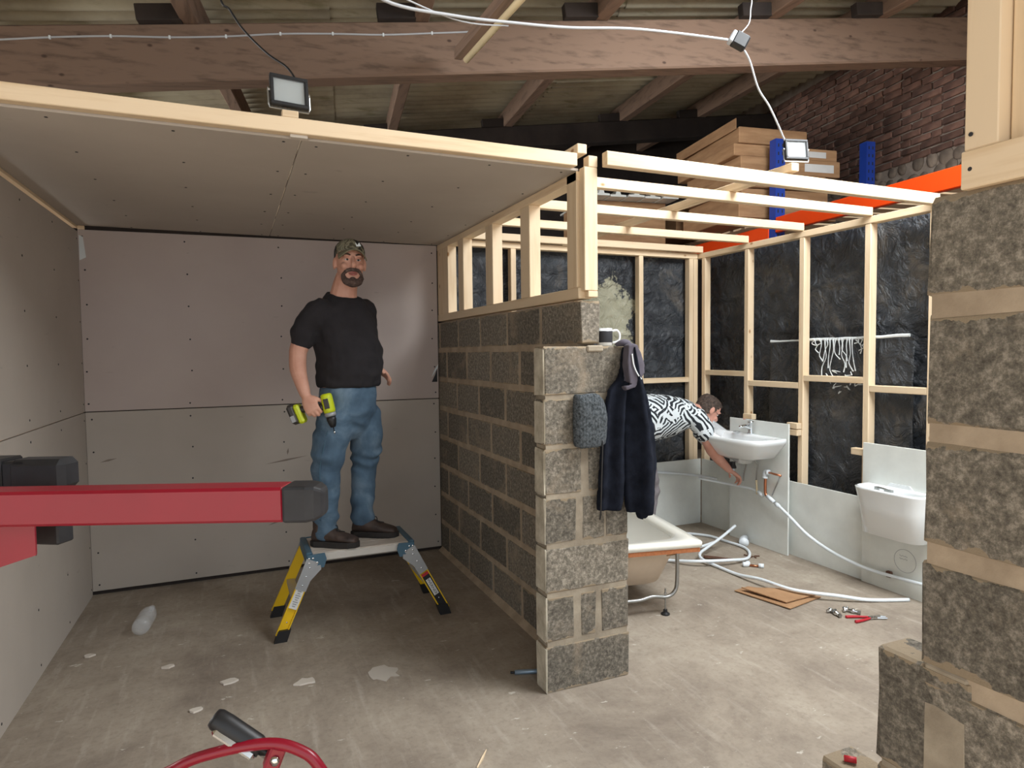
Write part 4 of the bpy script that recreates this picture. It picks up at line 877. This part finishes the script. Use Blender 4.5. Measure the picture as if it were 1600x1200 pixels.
# knitted hat hung on the face of the pier
ht = thing('knitted_hat', (1.49, 2.585, 1.12), 'grey knitted beanie hanging on the front of the block pier', 'hat')
hk = MB()
hk.loft([[V((1.49 + cx + w_ * (abs(math.cos(a)) ** .6) * (1 if math.cos(a) > 0 else -1), 2.570 - dp * math.sin(a) * .5 , z)) for a in [2 * math.pi * k / 20 for k in range(20)]] for z, w_, dp, cx in
         ((1.118, .055, .03, .0), (1.128, .075, .05, .0), (1.20, .083, .062, .002), (1.27, .082, .066, .002), (1.33, .070, .058, -.006), (1.355, .056, .04, -.012), (1.363, .04, .02, -.014))])
remesh(hk, 'crown', MT['knit'], ht, .005, 3, lambda p: .004 * noise.noise(p * 22) + .0012 * math.sin(p.x * 420))
MB().loft([[V((1.43 + w_ * math.cos(a), 2.579 - .026 * math.sin(a), z)) for a in [2 * math.pi * k / 12 for k in range(12)]] for z, w_ in ((1.125, .014), (1.14, .022), (1.22, .024), (1.30, .024), (1.35, .02), (1.36, .012))]).obj('turned_brim', MT['knit'], ht, True)
MB().tube([(1.49, 2.612, 1.35), (1.49, 2.585, 1.352)], .003, 6).obj('nail', MT['steel'], ht)
# navy fleece hung over the corner of the pier
jk = thing('fleece_jacket', (1.70, 2.57, .78), 'navy fleece jacket hanging from the corner of the block pier', 'jacket')
def drape(rows, y0, depth, seed, nfold):
    rings = []
    for z, xl, xr in rows:
        n_ = 26; f = []; bk = []
        for k in range(n_ + 1):
            s = k / n_; x = xl + (xr - xl) * s
            e = min(1, 4 * s, 4 * (1 - s)); fold = .5 + .5 * math.sin(s * nfold * math.pi * 2 + seed + z * 1.2)
            f.append(V((x, y0 - depth * (.35 + .65 * fold) * e ** .5, z))); bk.append(V((x, y0 + .004 - .25 * depth * fold * e, z)))
        rings.append(f + bk[::-1])
    return MB().loft(rings)
j1 = drape([(.823, 1.525, 1.662), (.83, 1.525, 1.664), (.86, 1.527, 1.672), (1.0, 1.535, 1.68), (1.15, 1.548, 1.685), (1.30, 1.568, 1.69), (1.38, 1.585, 1.70), (1.42, 1.635, 1.705), (1.47, 1.65, 1.705), (1.54, 1.66, 1.71)], 2.598, .062, .4, 1.6)
remesh(j1, 'front_panel', MT['navy'], jk, .006, 3, lambda p: .008 * noise.noise(V((p.x * 14, p.y * 14, p.z * 4))) + .003 * noise.noise(p * 30))
j2 = drape([(.795, 1.688, 1.822), (.80, 1.682, 1.832), (.90, 1.672, 1.852), (1.03, 1.668, 1.856), (1.20, 1.664, 1.830), (1.35, 1.66, 1.792), (1.45, 1.655, 1.758), (1.53, 1.655, 1.728), (1.572, 1.665, 1.70)], 2.597, .095, 2.2, 1.4)
remesh(j2, 'sleeve', MT['navy'], jk, .006, 3, lambda p: .009 * noise.noise(V((p.x * 14, p.y * 14, p.z * 4))) + .003 * noise.noise(p * 30))
j3 = drape([(.76, 1.752, 1.782), (.77, 1.742, 1.80), (.80, 1.735, 1.815), (.90, 1.74, 1.82)], 2.600, .06, 1.0, .8)
remesh(j3, 'back_panel', MT['navy'], jk, .006, 4)
lp = MB().prism([(1.652, 1.578), (1.675, 1.586), (1.70, 1.582), (1.722, 1.545), (1.738, 1.49), (1.735, 1.455), (1.712, 1.425), (1.68, 1.40), (1.635, 1.392), (1.64, 1.372), (1.688, 1.385), (1.70, 1.40), (1.66, 1.41), (1.652, 1.45), (1.648, 1.50)], (0, 2.518, 0), (1, 0, 0), (0, 0, 1), (0, .05, 0))
remesh(lp, 'collar', MT['navy_trim'], jk, .0045, 3, lambda p: .006 * noise.noise(p * 26))
MB().tube([(1.648, 2.62, 1.582), (1.672, 2.60, 1.592), (1.70, 2.60, 1.585), (1.722, 2.612, 1.55)], [.008, .016, .018, .012], 10, 5).obj('neckband', MT['navy_trim'], jk, True)
MB().tube([(1.666, 2.514, 1.54), (1.674, 2.512, 1.49), (1.692, 2.510, 1.45), (1.716, 2.512, 1.425)], .0035, 6, 5).obj('zip', MT['paint_white'], jk, True)
MB().tube([(1.535, 2.553, 1.15), (1.527, 2.55, 1.0), (1.522, 2.552, .83), (1.522, 2.56, .79)], .004, 6, 4).obj('front_zip', MT['black'], jk, True)
for c_ in jk.children: c_.location.y -= .012
# mark on the low block in the right foreground
tag(MB().tube([(FX + .03, 1.025, .630), (FX + .045, 1.005, .632)], .007, 8).obj('wire_connector', MT['red_flat'], None, True), 'tiny red and copper connector on the lowest block at right', 'connector')
# ------------------------------------------------------------------ people
def ringE(c, a, b, ua, ub, n=22, pw=1.0):
    c, ua, ub = V(c), V(ua), V(ub); P = []
    for k in range(n):
        t = 2 * math.pi * k / n; x, y = math.cos(t), math.sin(t)
        if pw != 1: x = abs(x) ** pw * (1 if x > 0 else -1); y = abs(y) ** pw * (1 if y > 0 else -1)
        P.append(c + ua * a * x + ub * b * y)
    return P
def limb(mb, pts, rad, n=14): mb.tube(pts, rad, n, 5, round_=True); return mb
def hand(mb, wr, d, nrm, s, curl, sc=1.0, th_curl=.5):
    wr, d, nrm, s = V(wr), V(d).normalized(), V(nrm).normalized(), V(s).normalized()
    mb.loft([ringE(wr + d * t, w_ * sc, h_ * sc, s, nrm, 14, .8) for t, w_, h_ in ((-.02 * sc, .024, .018), (.0, .026, .018), (.03 * sc, .038, .017), (.06 * sc, .042, .016), (.088 * sc, .040, .013), (.096 * sc, .034, .008))])
    for off, st_, L in ((.031, .086, .072), (.0105, .092, .080), (-.0105, .088, .075), (-.030, .078, .058)):
        p = wr + d * st_ * sc + s * off * sc; pts = [p - d * .02 * sc, p]; ang = 0; dv = d
        for f_, cu in ((.45, curl[0]), (.3, curl[1]), (.25, curl[2])):
            ang += cu; dv = d * math.cos(ang) + nrm * math.sin(ang); p = p + dv * L * f_ * sc; pts.append(p)
        mb.tube(pts, [.0098 * sc, .0098 * sc, .0092 * sc, .0085 * sc, .0072 * sc], 10, 4, round_=True)
    p = wr + d * .025 * sc + s * .03 * sc; dv = (d * .75 + s * .6 + nrm * .35).normalized(); q = p + dv * .038 * sc
    dv2 = (dv + (nrm * th_curl - s * th_curl * .6)).normalized(); r_ = q + dv2 * .032 * sc
    mb.tube([p - s * .012 * sc, p, q, r_], [.013 * sc, .013 * sc, .011 * sc, .0085 * sc], 10, 4, round_=True)
def head(mb, c, f, s, u, sc=1.0):
    c, f, s, u = V(c), V(f), V(s), V(u)
    R_ = []
    for z, w_, fr, bk in ((-.122, .022, .070, .030), (-.116, .036, .082, .020), (-.10, .048, .090, -.005), (-.075, .060, .092, -.035), (-.045, .067, .093, -.065), (-.01, .072, .091, -.088), (.02, .075, .092, -.098), (.05, .077, .095, -.103), (.08, .073, .086, -.097), (.10, .060, .068, -.080), (.114, .040, .042, -.055), (.120, .016, .012, -.022)):
        R_.append([c + (u * z + s * w_ * x + f * ((fr + bk) / 2 + (fr - bk) / 2 * y)) * sc for x, y in [(math.copysign(abs(math.cos(a)) ** .85, math.cos(a)), math.copysign(abs(math.sin(a)) ** .85, math.sin(a))) for a in [2 * math.pi * k / 24 for k in range(24)]]])
    mb.loft(R_)
    mb.tube([c + (f * .088 + u * .022) * sc, c + (f * .104 + u * .0) * sc, c + (f * .117 - u * .022) * sc, c + (f * .100 - u * .034) * sc], [.009 * sc, .012 * sc, .0155 * sc, .012 * sc], 10, 3, round_=True)
    for q in (-1, 1):
        mb.ell(c + (f * .086 + s * q * .034 + u * .030) * sc, .02 * sc, .02 * sc, .009 * sc)      # brow ridge
        mb.ell(c + (f * .074 + s * q * .042 - u * .025) * sc, .022 * sc, .022 * sc, .02 * sc)      # cheek
        Re = Matrix((f, s, u)).transposed()
        mb.ell(c + (-f * .005 + s * q * .083 + u * .0) * sc, .021 * sc, .010 * sc, .034 * sc, Re)  # ear
def facebits(c, f, s, u, par_, brow, sc=1.0, lips=True):
    c, f, s, u = V(c), V(f), V(s), V(u); R = Matrix((f, s, u)).transposed()
    for q in (-1, 1):
        e = MB().ell(c + (f * .0845 + s * q * .031 + u * .009) * sc, .0095 * sc, .0135 * sc, .0050 * sc, R, 12, 8).obj('eye', MT['eye'], par_, True)
        MB().ell(c + (f * .0925 + s * q * .030 + u * .009) * sc, .0032 * sc, .0062 * sc, .0062 * sc, R, 10, 6).obj('iris', MT['iris'], e, True)
        MB().tube([c + (f * .098 + s * q * .014 + u * .033) * sc, c + (f * .101 + s * q * .032 + u * .037) * sc, c + (f * .088 + s * q * .052 + u * .029) * sc], [.003 * sc, .0045 * sc, .002 * sc], 6, 4).obj('eyebrow', brow, par_, True)
        MB().tube([c + (f * .092 + s * q * .016 + u * .013) * sc, c + (f * .0955 + s * q * .031 + u * .0175) * sc, c + (f * .086 + s * q * .046 + u * .013) * sc], [.002 * sc, .0032 * sc, .002 * sc], 6, 4).obj('eyelid', MT['skin'], par_, True)
    if lips:
        MB().tube([c + (f * .098 + s * -.024 - u * .066) * sc, c + (f * .112 - u * .063) * sc, c + (f * .098 + s * .024 - u * .066) * sc], [.002 * sc, .0042 * sc, .002 * sc], 8, 5).obj('upper_lip', MT['lip'], par_, True)
        MB().tube([c + (f * .097 + s * -.020 - u * .072) * sc, c + (f * .111 - u * .075) * sc, c + (f * .097 + s * .020 - u * .072) * sc], [.002 * sc, .005 * sc, .002 * sc], 8, 5).obj('lower_lip', MT['lip'], par_, True)
# ---- man on the platform; local frame: r = image right, t = toward the camera, z up
O1 = V((.622, 3.88, 0)); r1 = V((.919, -.395, 0)); t1 = V((-.395, -.919, 0)); uz = V((0, 0, 1))
def L1(r, t, z): return O1 + r1 * r + t1 * t + uz * z
def fr(deg):   # facing direction turned deg from the camera towards image right; and the man's own right side
    a = math.radians(deg); f = t1 * math.cos(a) + r1 * math.sin(a); s = t1 * math.sin(a) - r1 * math.cos(a); return f, s
m1 = thing('person', (O1.x, O1.y, .456), 'man in black T-shirt, jeans and camouflage cap standing on the platform holding a drill', 'person')
fT, sT = fr(50); fH, sH = fr(24); fF, sF = fr(74)
body = MB(); hc = L1(.035, .02, 2.068)
uH = (uz + fH * -.06 - sH * .03).normalized(); fH2 = (fH - uH * fH.dot(uH)).normalized(); sH2 = fH2.cross(uH).normalized()
if sH2.dot(sH) < 0: sH2 = -sH2
head(body, hc, fH2, sH2, uH, 1.03)
limb(body, [L1(-.015, .0, 1.85), L1(-.004, .005, 1.92), L1(.016, .01, 2.0)], [.088, .074, .064])
body.loft([ringE(L1(cr, 0, z), a, b, sT, fT, 22, .85) for z, a, b, cr in ((1.30, .15, .12, .0), (1.5, .16, .135, .01), (1.68, .175, .12, 0), (1.80, .16, .09, -.01), (1.87, .09, .07, -.01))])
SR = L1(-.125, .125, 1.80); ER = L1(-.228, .165, 1.575); WR = L1(-.172, .235, 1.335)
SL = L1(.085, -.12, 1.81); EL = L1(.06, -.215, 1.55); WL = L1(.125, -.13, 1.475)
limb(body, [SR, L1(-.185, .145, 1.69), ER], [.060, .056, .049]); limb(body, [ER, L1(-.222, .19, 1.47), WR], [.049, .046, .029])
limb(body, [SL, EL], [.058, .046]); limb(body, [EL, WL], [.045, .028])
dH = (L1(-.118, .262, 1.235) - WR).normalized()
hand(body, WR + dH * .01, dH, -t1, r1 * .85 + uz * .45, (.55, 1.25, .9), 1.02, .8)
hand(body, WL + r1 * .01, r1 * .75 - uz * .5 + t1 * .2, -r1 * .3 - uz * .6 - t1 * .5, t1 * .6 + uz * .5, (.45, .7, .5), .98)
remesh(body, 'body', MT['skin'], m1, .0046, 3)
facebits(hc, fH2, sH2, uH, m1, MT['hair_dark'], 1.03)
def HP(c, f, s, u, a, b, z): return c + (f * a + s * b + u * z) * 1.03
bd_ = MB()
bd_.tube([HP(hc, fH2, sH2, uH, .070, -.052, -.075), HP(hc, fH2, sH2, uH, .094, -.032, -.052), HP(hc, fH2, sH2, uH, .106, 0, -.046), HP(hc, fH2, sH2, uH, .094, .032, -.052), HP(hc, fH2, sH2, uH, .070, .052, -.075)], [.009, .010, .0105, .010, .009], 10, 4, round_=True)
bd_.tube([HP(hc, fH2, sH2, uH, .068, -.050, -.075), HP(hc, fH2, sH2, uH, .084, -.036, -.108), HP(hc, fH2, sH2, uH, .092, 0, -.118), HP(hc, fH2, sH2, uH, .084, .036, -.108), HP(hc, fH2, sH2, uH, .068, .050, -.075)], [.012, .020, .026, .020, .012], 10, 4, round_=True)
bd_.ell(HP(hc, fH2, sH2, uH, .092, 0, -.100), .018, .018, .016)
remesh(bd_, 'beard', MT['beard'], m1, .0035, 2, lambda p: .0018 * noise.noise(p * 110))
# cap
cp_ = MB(); cu = (uH * .96 - fH2 * -.0).normalized()
cp_.loft([[hc + fH2 * (-.006 + rr * .106 * math.cos(a)) + sH2 * rr * .084 * math.sin(a) + uH * (z + .020 * math.cos(a) * (1 if z < .06 else .3)) for a in [2 * math.pi * k / 28 for k in range(28)]] for z, rr in ((.045, 1.0), (.075, 1.0), (.10, .93), (.122, .74), (.134, .45), (.139, .12))])
o = cp_.obj('cap_crown', MT['camo'], m1, True)
bk_ = MB(); bk_.loft([[hc + fH2 * (-.006 + rr * 1.025 * .106 * math.cos(a)) + sH2 * rr * 1.025 * .084 * math.sin(a) + uH * (z + .020 * math.cos(a) * (1 if z < .06 else .3)) for a in [math.radians(80) + math.radians(200) * k / 16 for k in range(17)]] + [hc + fH2 * (-.006 + rr * .106 * math.cos(a)) + sH2 * rr * .084 * math.sin(a) + uH * z for a in [math.radians(280) - math.radians(200) * k / 16 for k in range(17)]] for z, rr in ((.040, 1.0), (.075, 1.0), (.10, .93), (.118, .78))])
bk_.obj('cap_back_mesh', MT['black'], o, True)
br_ = MB(); rows = []
for j in range(6):
    v_ = j / 5; row = []
    for k in range(13):
        a = math.radians(-62 + 124 * k / 12); rad = 1 + .0
        p = hc + fH2 * (-.004 + .104 * math.cos(a) + .074 * v_ * math.cos(a * .8)) + sH2 * (.084 + .004 * v_) * math.sin(a) + uH * (.064 - .012 * v_ - .055 * (math.sin(a) ** 2) * (.35 + .65 * v_))
        row.append(p)
    rows.append(row)
br_.v = [p for r_ in rows for p in r_]; br_.f = [(j * 13 + k, j * 13 + k + 1, (j + 1) * 13 + k + 1, (j + 1) * 13 + k) for j in range(5) for k in range(12)]
bo_ = br_.obj('cap_brim', MT['cap_brim'], o, True); md = bo_.modifiers.new('t', 'SOLIDIFY'); md.thickness = .005; md.offset = 0
MB().prism([(-.016, -.008), (-.006, .012), (.004, -.004), (.016, .010), (.010, -.012)], hc + fH2 * .088 + sH2 * -.030 + uH * .098, sH2, uH, fH2 * .008).obj('cap_emblem', MT['paint_white'], o)
# T-shirt
ts = MB()
ts.loft([ringE(L1(cr, ct, z), a, b, sT, fT, 26, .88) for z, a, b, cr, ct in ((1.365, .178, .150, .005, 0), (1.38, .186, .160, .006, 0), (1.44, .190, .172, .012, 0), (1.52, .190, .175, .016, 0), (1.60, .192, .163, .010, 0), (1.68, .194, .148, .0, 0), (1.75, .190, .130, -.008, 0), (1.81, .172, .112, -.012, 0), (1.86, .130, .096, -.014, 0))] + [ringE(L1(-.014, 0, z), a, b, sT, (fT - uz * tl_).normalized(), 26, .9) for z, a, b, tl_ in ((1.882, .108, .090, .15), (1.895, .090, .084, .28))])
limb(ts, [SR - r1 * -.02, L1(-.175, .143, 1.72), L1(-.205, .155, 1.64)], [.076, .075, .070]); limb(ts, [SL, L1(.075, -.18, 1.66)], [.074, .070])
def tee_d(p):
    q = p - O1
    return .010 * noise.noise(V((q.x * 7, q.y * 7, q.z * 16))) + .004 * noise.noise(p * 24) + .008 * math.sin(46 * q.z + 16 * q.dot(r1) + 5 * noise.noise(p * 5)) * max(0, 1 - abs(q.z - 1.50) / .20) * (.5 + .5 * noise.noise(p * 7)) + .006 * math.sin(60 * q.dot(r1) + 30 * q.z) * max(0, 1 - abs(q.z - 1.68) / .08) * max(0, 1 - abs(q.dot(r1) + .1) / .08)
remesh(ts, 't_shirt', MT['tee'], m1, .0065, 4, tee_d)
# jeans
jn = MB()
jn.loft([ringE(L1(cr, 0, z), a, b, sT * .7 + sF * .3, fT * .7 + fF * .3, 24, .9) for z, a, b, cr in ((1.06, .07, .06, .0), (1.10, .115, .095, .0), (1.15, .150, .122, .0), (1.22, .176, .150, 0), (1.30, .178, .150, .002), (1.37, .172, .142, .004))])
limb(jn, [L1(-.045, .085, 1.20), L1(-.075, .10, 1.06), L1(-.10, .11, .93), L1(-.105, .10, .80), L1(-.115, .095, .66), L1(-.125, .09, .54)], [.112, .102, .085, .074, .070, .068], 18)
limb(jn, [L1(.065, -.075, 1.20), L1(.085, -.09, 1.06), L1(.07, -.10, .93), L1(.06, -.10, .80), L1(.05, -.10, .68), L1(.045, -.10, .57)], [.110, .100, .082, .072, .069, .068], 18)
def jean_d(p):
    q = p - O1; z = p.z; k = max(0, 1 - abs(z - .93) / .13) * .9 + max(0, 1 - abs(z - .58) / .12) + max(0, 1 - abs(z - 1.12) / .10) * .5
    return .015 * k * math.sin(56 * z + 20 * q.dot(r1) + 6 * noise.noise(p * 6)) * (.5 + .6 * noise.noise(p * 8)) + .008 * noise.noise(V((q.x * 9, q.y * 9, q.z * 16)))
jo = remesh(jn, 'jeans', MT['denim'], m1, .0065, 8, jean_d)
sm_ = MB()
for k_, (rr_, tt_) in enumerate(((-.10, .175), )):
    sm_.tube([L1(-.055, .188, 1.18), L1(-.085, .200, 1.05), L1(-.115, .195, .92), L1(-.12, .176, .78), L1(-.13, .165, .62)], .0028, 6, 5)
sm_.obj('side_seam', MT['bracket_blue'], jo, True)
def shoe(ax, tz, fd, name='boot'):
    s_ = V((-fd.y, fd.x, 0)); c = L1(*ax, 0); c.z = 0
    up = MB(); up.loft([[c + fd * y + s_ * w_ * math.cos(a) + uz * (tz + .022 + h_ * .5 + h_ * .5 * math.sin(a)) for a in [2 * math.pi * k / 16 for k in range(16)]] for y, w_, h_ in ((-.085, .022, .04), (-.078, .034, .075), (-.05, .042, .105), (.0, .044, .105), (.05, .045, .082), (.10, .049, .060), (.15, .048, .046), (.18, .036, .034), (.192, .016, .018))])
    limb(up, [c + fd * -.03 + uz * (tz + .07), c + fd * -.03 + uz * (tz + .15)], [.046, .048])
    b = remesh(up, name, MT['boot'], m1, .005, 3, lambda p: .0025 * noise.noise(p * 35))
    MB().loft([[c + fd * (y * k_) + s_ * w_ * k_ + uz * z for y, w_ in ((-.092, -.02), (-.092, .02), (-.06, .045), (.0, .043), (.08, .052), (.15, .05), (.19, .028), (.202, 0), (.19, -.028), (.15, -.05), (.08, -.052), (.0, -.043), (-.06, -.045))] for z, k_ in ((tz + .001, .97), (tz + .006, 1), (tz + .030, 1), (tz + .034, .97))]).obj('sole', MT['sole'], b)
    MB().tube([c + fd * (.035 + .022 * k) + s_ * (.022 * (1 if k % 2 else -1)) + uz * (tz + .128 - .016 * k) for k in range(5)], .0028, 6, 3).obj('laces', MT['black'], b, True)
fd1 = (r1 * .985 + t1 * .17).normalized(); fd2 = (r1 * .99 + t1 * .10).normalized()
shoe((-.115, .10), .4555, fd1); shoe((.07, -.095), .4555, fd2)
# ---- cordless drill in his right hand
dc = WR + dH * .088 - t1 * .032
hx = (r1 * .985 + uz * .10).normalized(); hu = (uz - hx * uz.dot(hx)).normalized()
dt = thing('cordless_drill', dc - hx * .0, 'lime green and black cordless drill held in the standing man\'s hand', 'drill')
MB().tube([dc - hx * .085, dc, dc + hx * .055], [.020, .018, .021], 12, 4, flat=1.25).obj('handle', MT['dgrey'], dt, True)
def tilt(p, a): return p
bt_ = -hu * .96 + hx * .28
MB().bar(dc - hx * .085 + bt_ * -.032, dc - hx * .085 + bt_ * .078, .070, .034, hx, ch=.010).obj('base', MT['lime'], dt)
MB().bar(dc - hx * .118 + bt_ * -.034, dc - hx * .118 + bt_ * .080, .072, .044, hx, ch=.014).obj('battery', MT['dgrey'], dt)
MB().bar(dc - hx * .122 + bt_ * .03 + t1 * .037, dc - hx * .122 + bt_ * .066 + t1 * .037, .003, .022, hx).obj('battery_label', MT['bracket_grey'], dt)
bc_ = dc + hx * .082; bv_ = (-uz * .97 + r1 * .20).normalized()
MB().lathe([(.020, -.072), (.030, -.066), (.032, -.05), (.033, .02), (.030, .035)], bc_, bv_, 18).obj('motor_housing', MT['lime'], dt, True)
MB().bar(bc_ + t1 * .030 - bv_ * .045, bc_ + t1 * .030 + bv_ * .012, .008, .028, hx, ch=.003).obj('side_label', MT['dgrey'], dt)
MB().lathe([(.031, .034), (.031, .052), (.026, .056)], bc_, bv_, 18).obj('torque_collar', MT['bracket_grey'], dt, True)
MB().lathe([(.026, .056), (.026, .075), (.022, .095), (.015, .115), (.008, .118)], bc_, bv_, 18).obj('chuck', MT['black'], dt, True)
MB().lathe([(.003, .116), (.003, .14), (.005, .141), (.005, .148), (.002, .156)], bc_, bv_, 8).obj('driver_bit', MT['chrome'], dt, True)
# ---- man bending under the basin
m2 = thing('person', (2.98, 4.30, 0), 'man in black and white palm-print shirt bending down under the wash basin', 'person')
YP = 4.30
def L2(x, y, z): return V((x, YP + y, z))
f2 = V((1, -.12, 0)).normalized(); s2 = V((f2.y, -f2.x, 0)); b2_ = MB()      # s2: his own right side (toward the camera)
hc2 = L2(3.585, -.01, 1.06); hf = V((.80, -.12, -.58)).normalized(); hs = hf.cross(V((0, 0, 1))).normalized(); hu2 = hs.cross(hf).normalized()
if hu2.z < 0: hu2 = -hu2
head(b2_, hc2, hf, hs, hu2, .98)
limb(b2_, [L2(3.36, 0, 1.06), L2(3.45, 0, 1.06), L2(3.54, 0, 1.05)], [.075, .062, .058])
b2_.loft([ringE(L2(x, 0, z), a, b, V((0, 1, 0)), V((-.25, 0, 1)), 20, .9) for x, z, a, b in ((2.90, .98, .15, .12), (3.05, 1.03, .16, .13), (3.22, 1.06, .175, .12), (3.34, 1.07, .15, .09), (3.40, 1.07, .09, .07))])
S2 = L2(3.36, -.17, 1.03); E2 = L2(3.475, -.19, .765); W2 = L2(3.625, -.225, .60)
limb(b2_, [S2, L2(3.41, -.185, .91), E2], [.060, .052, .044]); limb(b2_, [E2, L2(3.54, -.20, .69), W2], [.044, .042, .028])
hand(b2_, W2 + V((.005, 0, -.005)), V((.75, -.18, -.55)), V((-.45, .1, -.85)), V((.1, .95, .1)), (.5, .8, .6), 1.0)
S3 = L2(3.36, .17, 1.02); E3 = L2(3.47, .26, .93); W3 = L2(3.64, .24, .93)
limb(b2_, [S3, E3], [.058, .044]); limb(b2_, [E3, W3], [.043, .028]); hand(b2_, W3, V((.9, -.1, -.1)), V((0, 0, -1)), V((.1, -1, 0)), (.2, .3, .3), 1.0)
remesh(b2_, 'body', MT['skin_red'], m2, .005, 3)
facebits(hc2, hf, hs, hu2, m2, MT['hair_dark'], .98)
hr = MB(); 
hr.loft([[hc2 + (hf * (-.010 + fo * math.cos(a)) + hs * w_ * math.sin(a) + hu2 * (z + tl_ * math.cos(a))) * .98 for a in [2 * math.pi * k / 24 for k in range(24)]] for z, w_, fo, tl_ in ((-.03, .079, .090, .075), (.02, .084, .102, .055), (.06, .084, .108, .03), (.09, .078, .100, .01), (.115, .055, .07, 0), (.128, .02, .03, 0))])
remesh(hr, 'hair', MT['hair_dark'], m2, .005, 2, lambda p: .005 * noise.noise(p * 60))
gl = MB()
for q in (-1, 1):
    cc = hc2 + (hf * .104 + hs * q * .032 + hu2 * .006) * .98
    gl.tube([cc + hs * .021 * math.cos(2 * math.pi * k / 16) + hu2 * .015 * math.sin(2 * math.pi * k / 16) for k in range(17)], .0018, 6)
    gl.tube([cc + hs * q * .021, hc2 + (hf * .04 + hs * q * .082 + hu2 * .010) * .98, hc2 + (hs * q * .084 - hf * .005 + hu2 * .006) * .98], .0018, 6)
gl.tube([hc2 + (hf * .104 - hs * .011 + hu2 * .010) * .98, hc2 + (hf * .104 + hs * .011 + hu2 * .010) * .98], .0018, 6)
gl.obj('spectacles', MT['black'], m2, True)
sh = MB()
sh.loft([ringE(L2(x, 0, z), a, b, V((0, 1, 0)), V((-.25, 0, 1)).normalized(), 24, .88) for x, z, a, b in ((2.80, .985, .17, .155), (2.84, .99, .19, .175), (2.95, 1.015, .200, .188), (3.08, 1.035, .205, .185), (3.20, 1.045, .210, .165), (3.30, 1.055, .205, .135), (3.38, 1.065, .15, .10), (3.425, 1.065, .09, .08))])
limb(sh, [S2 + V((-.02, .02, 0)), L2(3.395, -.185, .945), L2(3.405, -.188, .90)], [.088, .082, .078]); limb(sh, [S3 + V((-.02, -.02, 0)), L2(3.43, .235, .95)], [.086, .076])
remesh(sh, 'palm_shirt', MT['leaf'], m2, .007, 4, lambda p: .008 * noise.noise(p * 8) + .005 * noise.noise(V((p.x * 20, p.y * 8, p.z * 9))))
tr = MB()
tr.loft([ringE(L2(x, 0, z), a, b, V((0, 1, 0)), V((1, 0, .35)).normalized(), 20, .9) for x, z, a, b in ((2.90, 1.03, .17, .15), (2.86, .95, .18, .15), (2.85, .86, .175, .14), (2.86, .78, .15, .12))])
for q in (-1, 1):
    limb(tr, [L2(2.87, q * .085, .86), L2(2.91, q * .10, .68), L2(2.945, q * .11, .48), L2(2.91, q * .11, .28), L2(2.89, q * .11, .10)], [.098, .090, .078, .070, .066], 16)
remesh(tr, 'trousers', MT['trouser'], m2, .007, 4, lambda p: .007 * noise.noise(V((p.x * 9, p.y * 9, p.z * 16))) + .004 * math.sin(45 * p.z + 4 * noise.noise(p * 6)))
for q in (-1, 1):
    c = L2(2.90, q * .11, 0); fd = V((1, 0, 0)); s_ = V((0, 1, 0)); up = MB()
    up.loft([[c + fd * y + s_ * w_ * math.cos(a) + uz * (.02 + h_ * .5 + h_ * .5 * math.sin(a)) for a in [2 * math.pi * k / 16 for k in range(16)]] for y, w_, h_ in ((-.085, .022, .04), (-.078, .034, .075), (-.05, .042, .10), (.0, .044, .10), (.05, .045, .08), (.10, .049, .060), (.15, .048, .046), (.18, .036, .034), (.192, .016, .018))])
    b = remesh(up, 'shoe', MT['boot'], m2, .006, 3)
    MB().loft([[c + fd * y + s_ * w_ + uz * z for y, w_ in ((-.092, -.02), (-.092, .02), (-.06, .045), (.0, .043), (.08, .052), (.15, .05), (.19, .028), (.202, 0), (.19, -.028), (.15, -.05), (.08, -.052), (.0, -.043), (-.06, -.045))] for z in (.001, .030)]).obj('sole', MT['sole'], b)
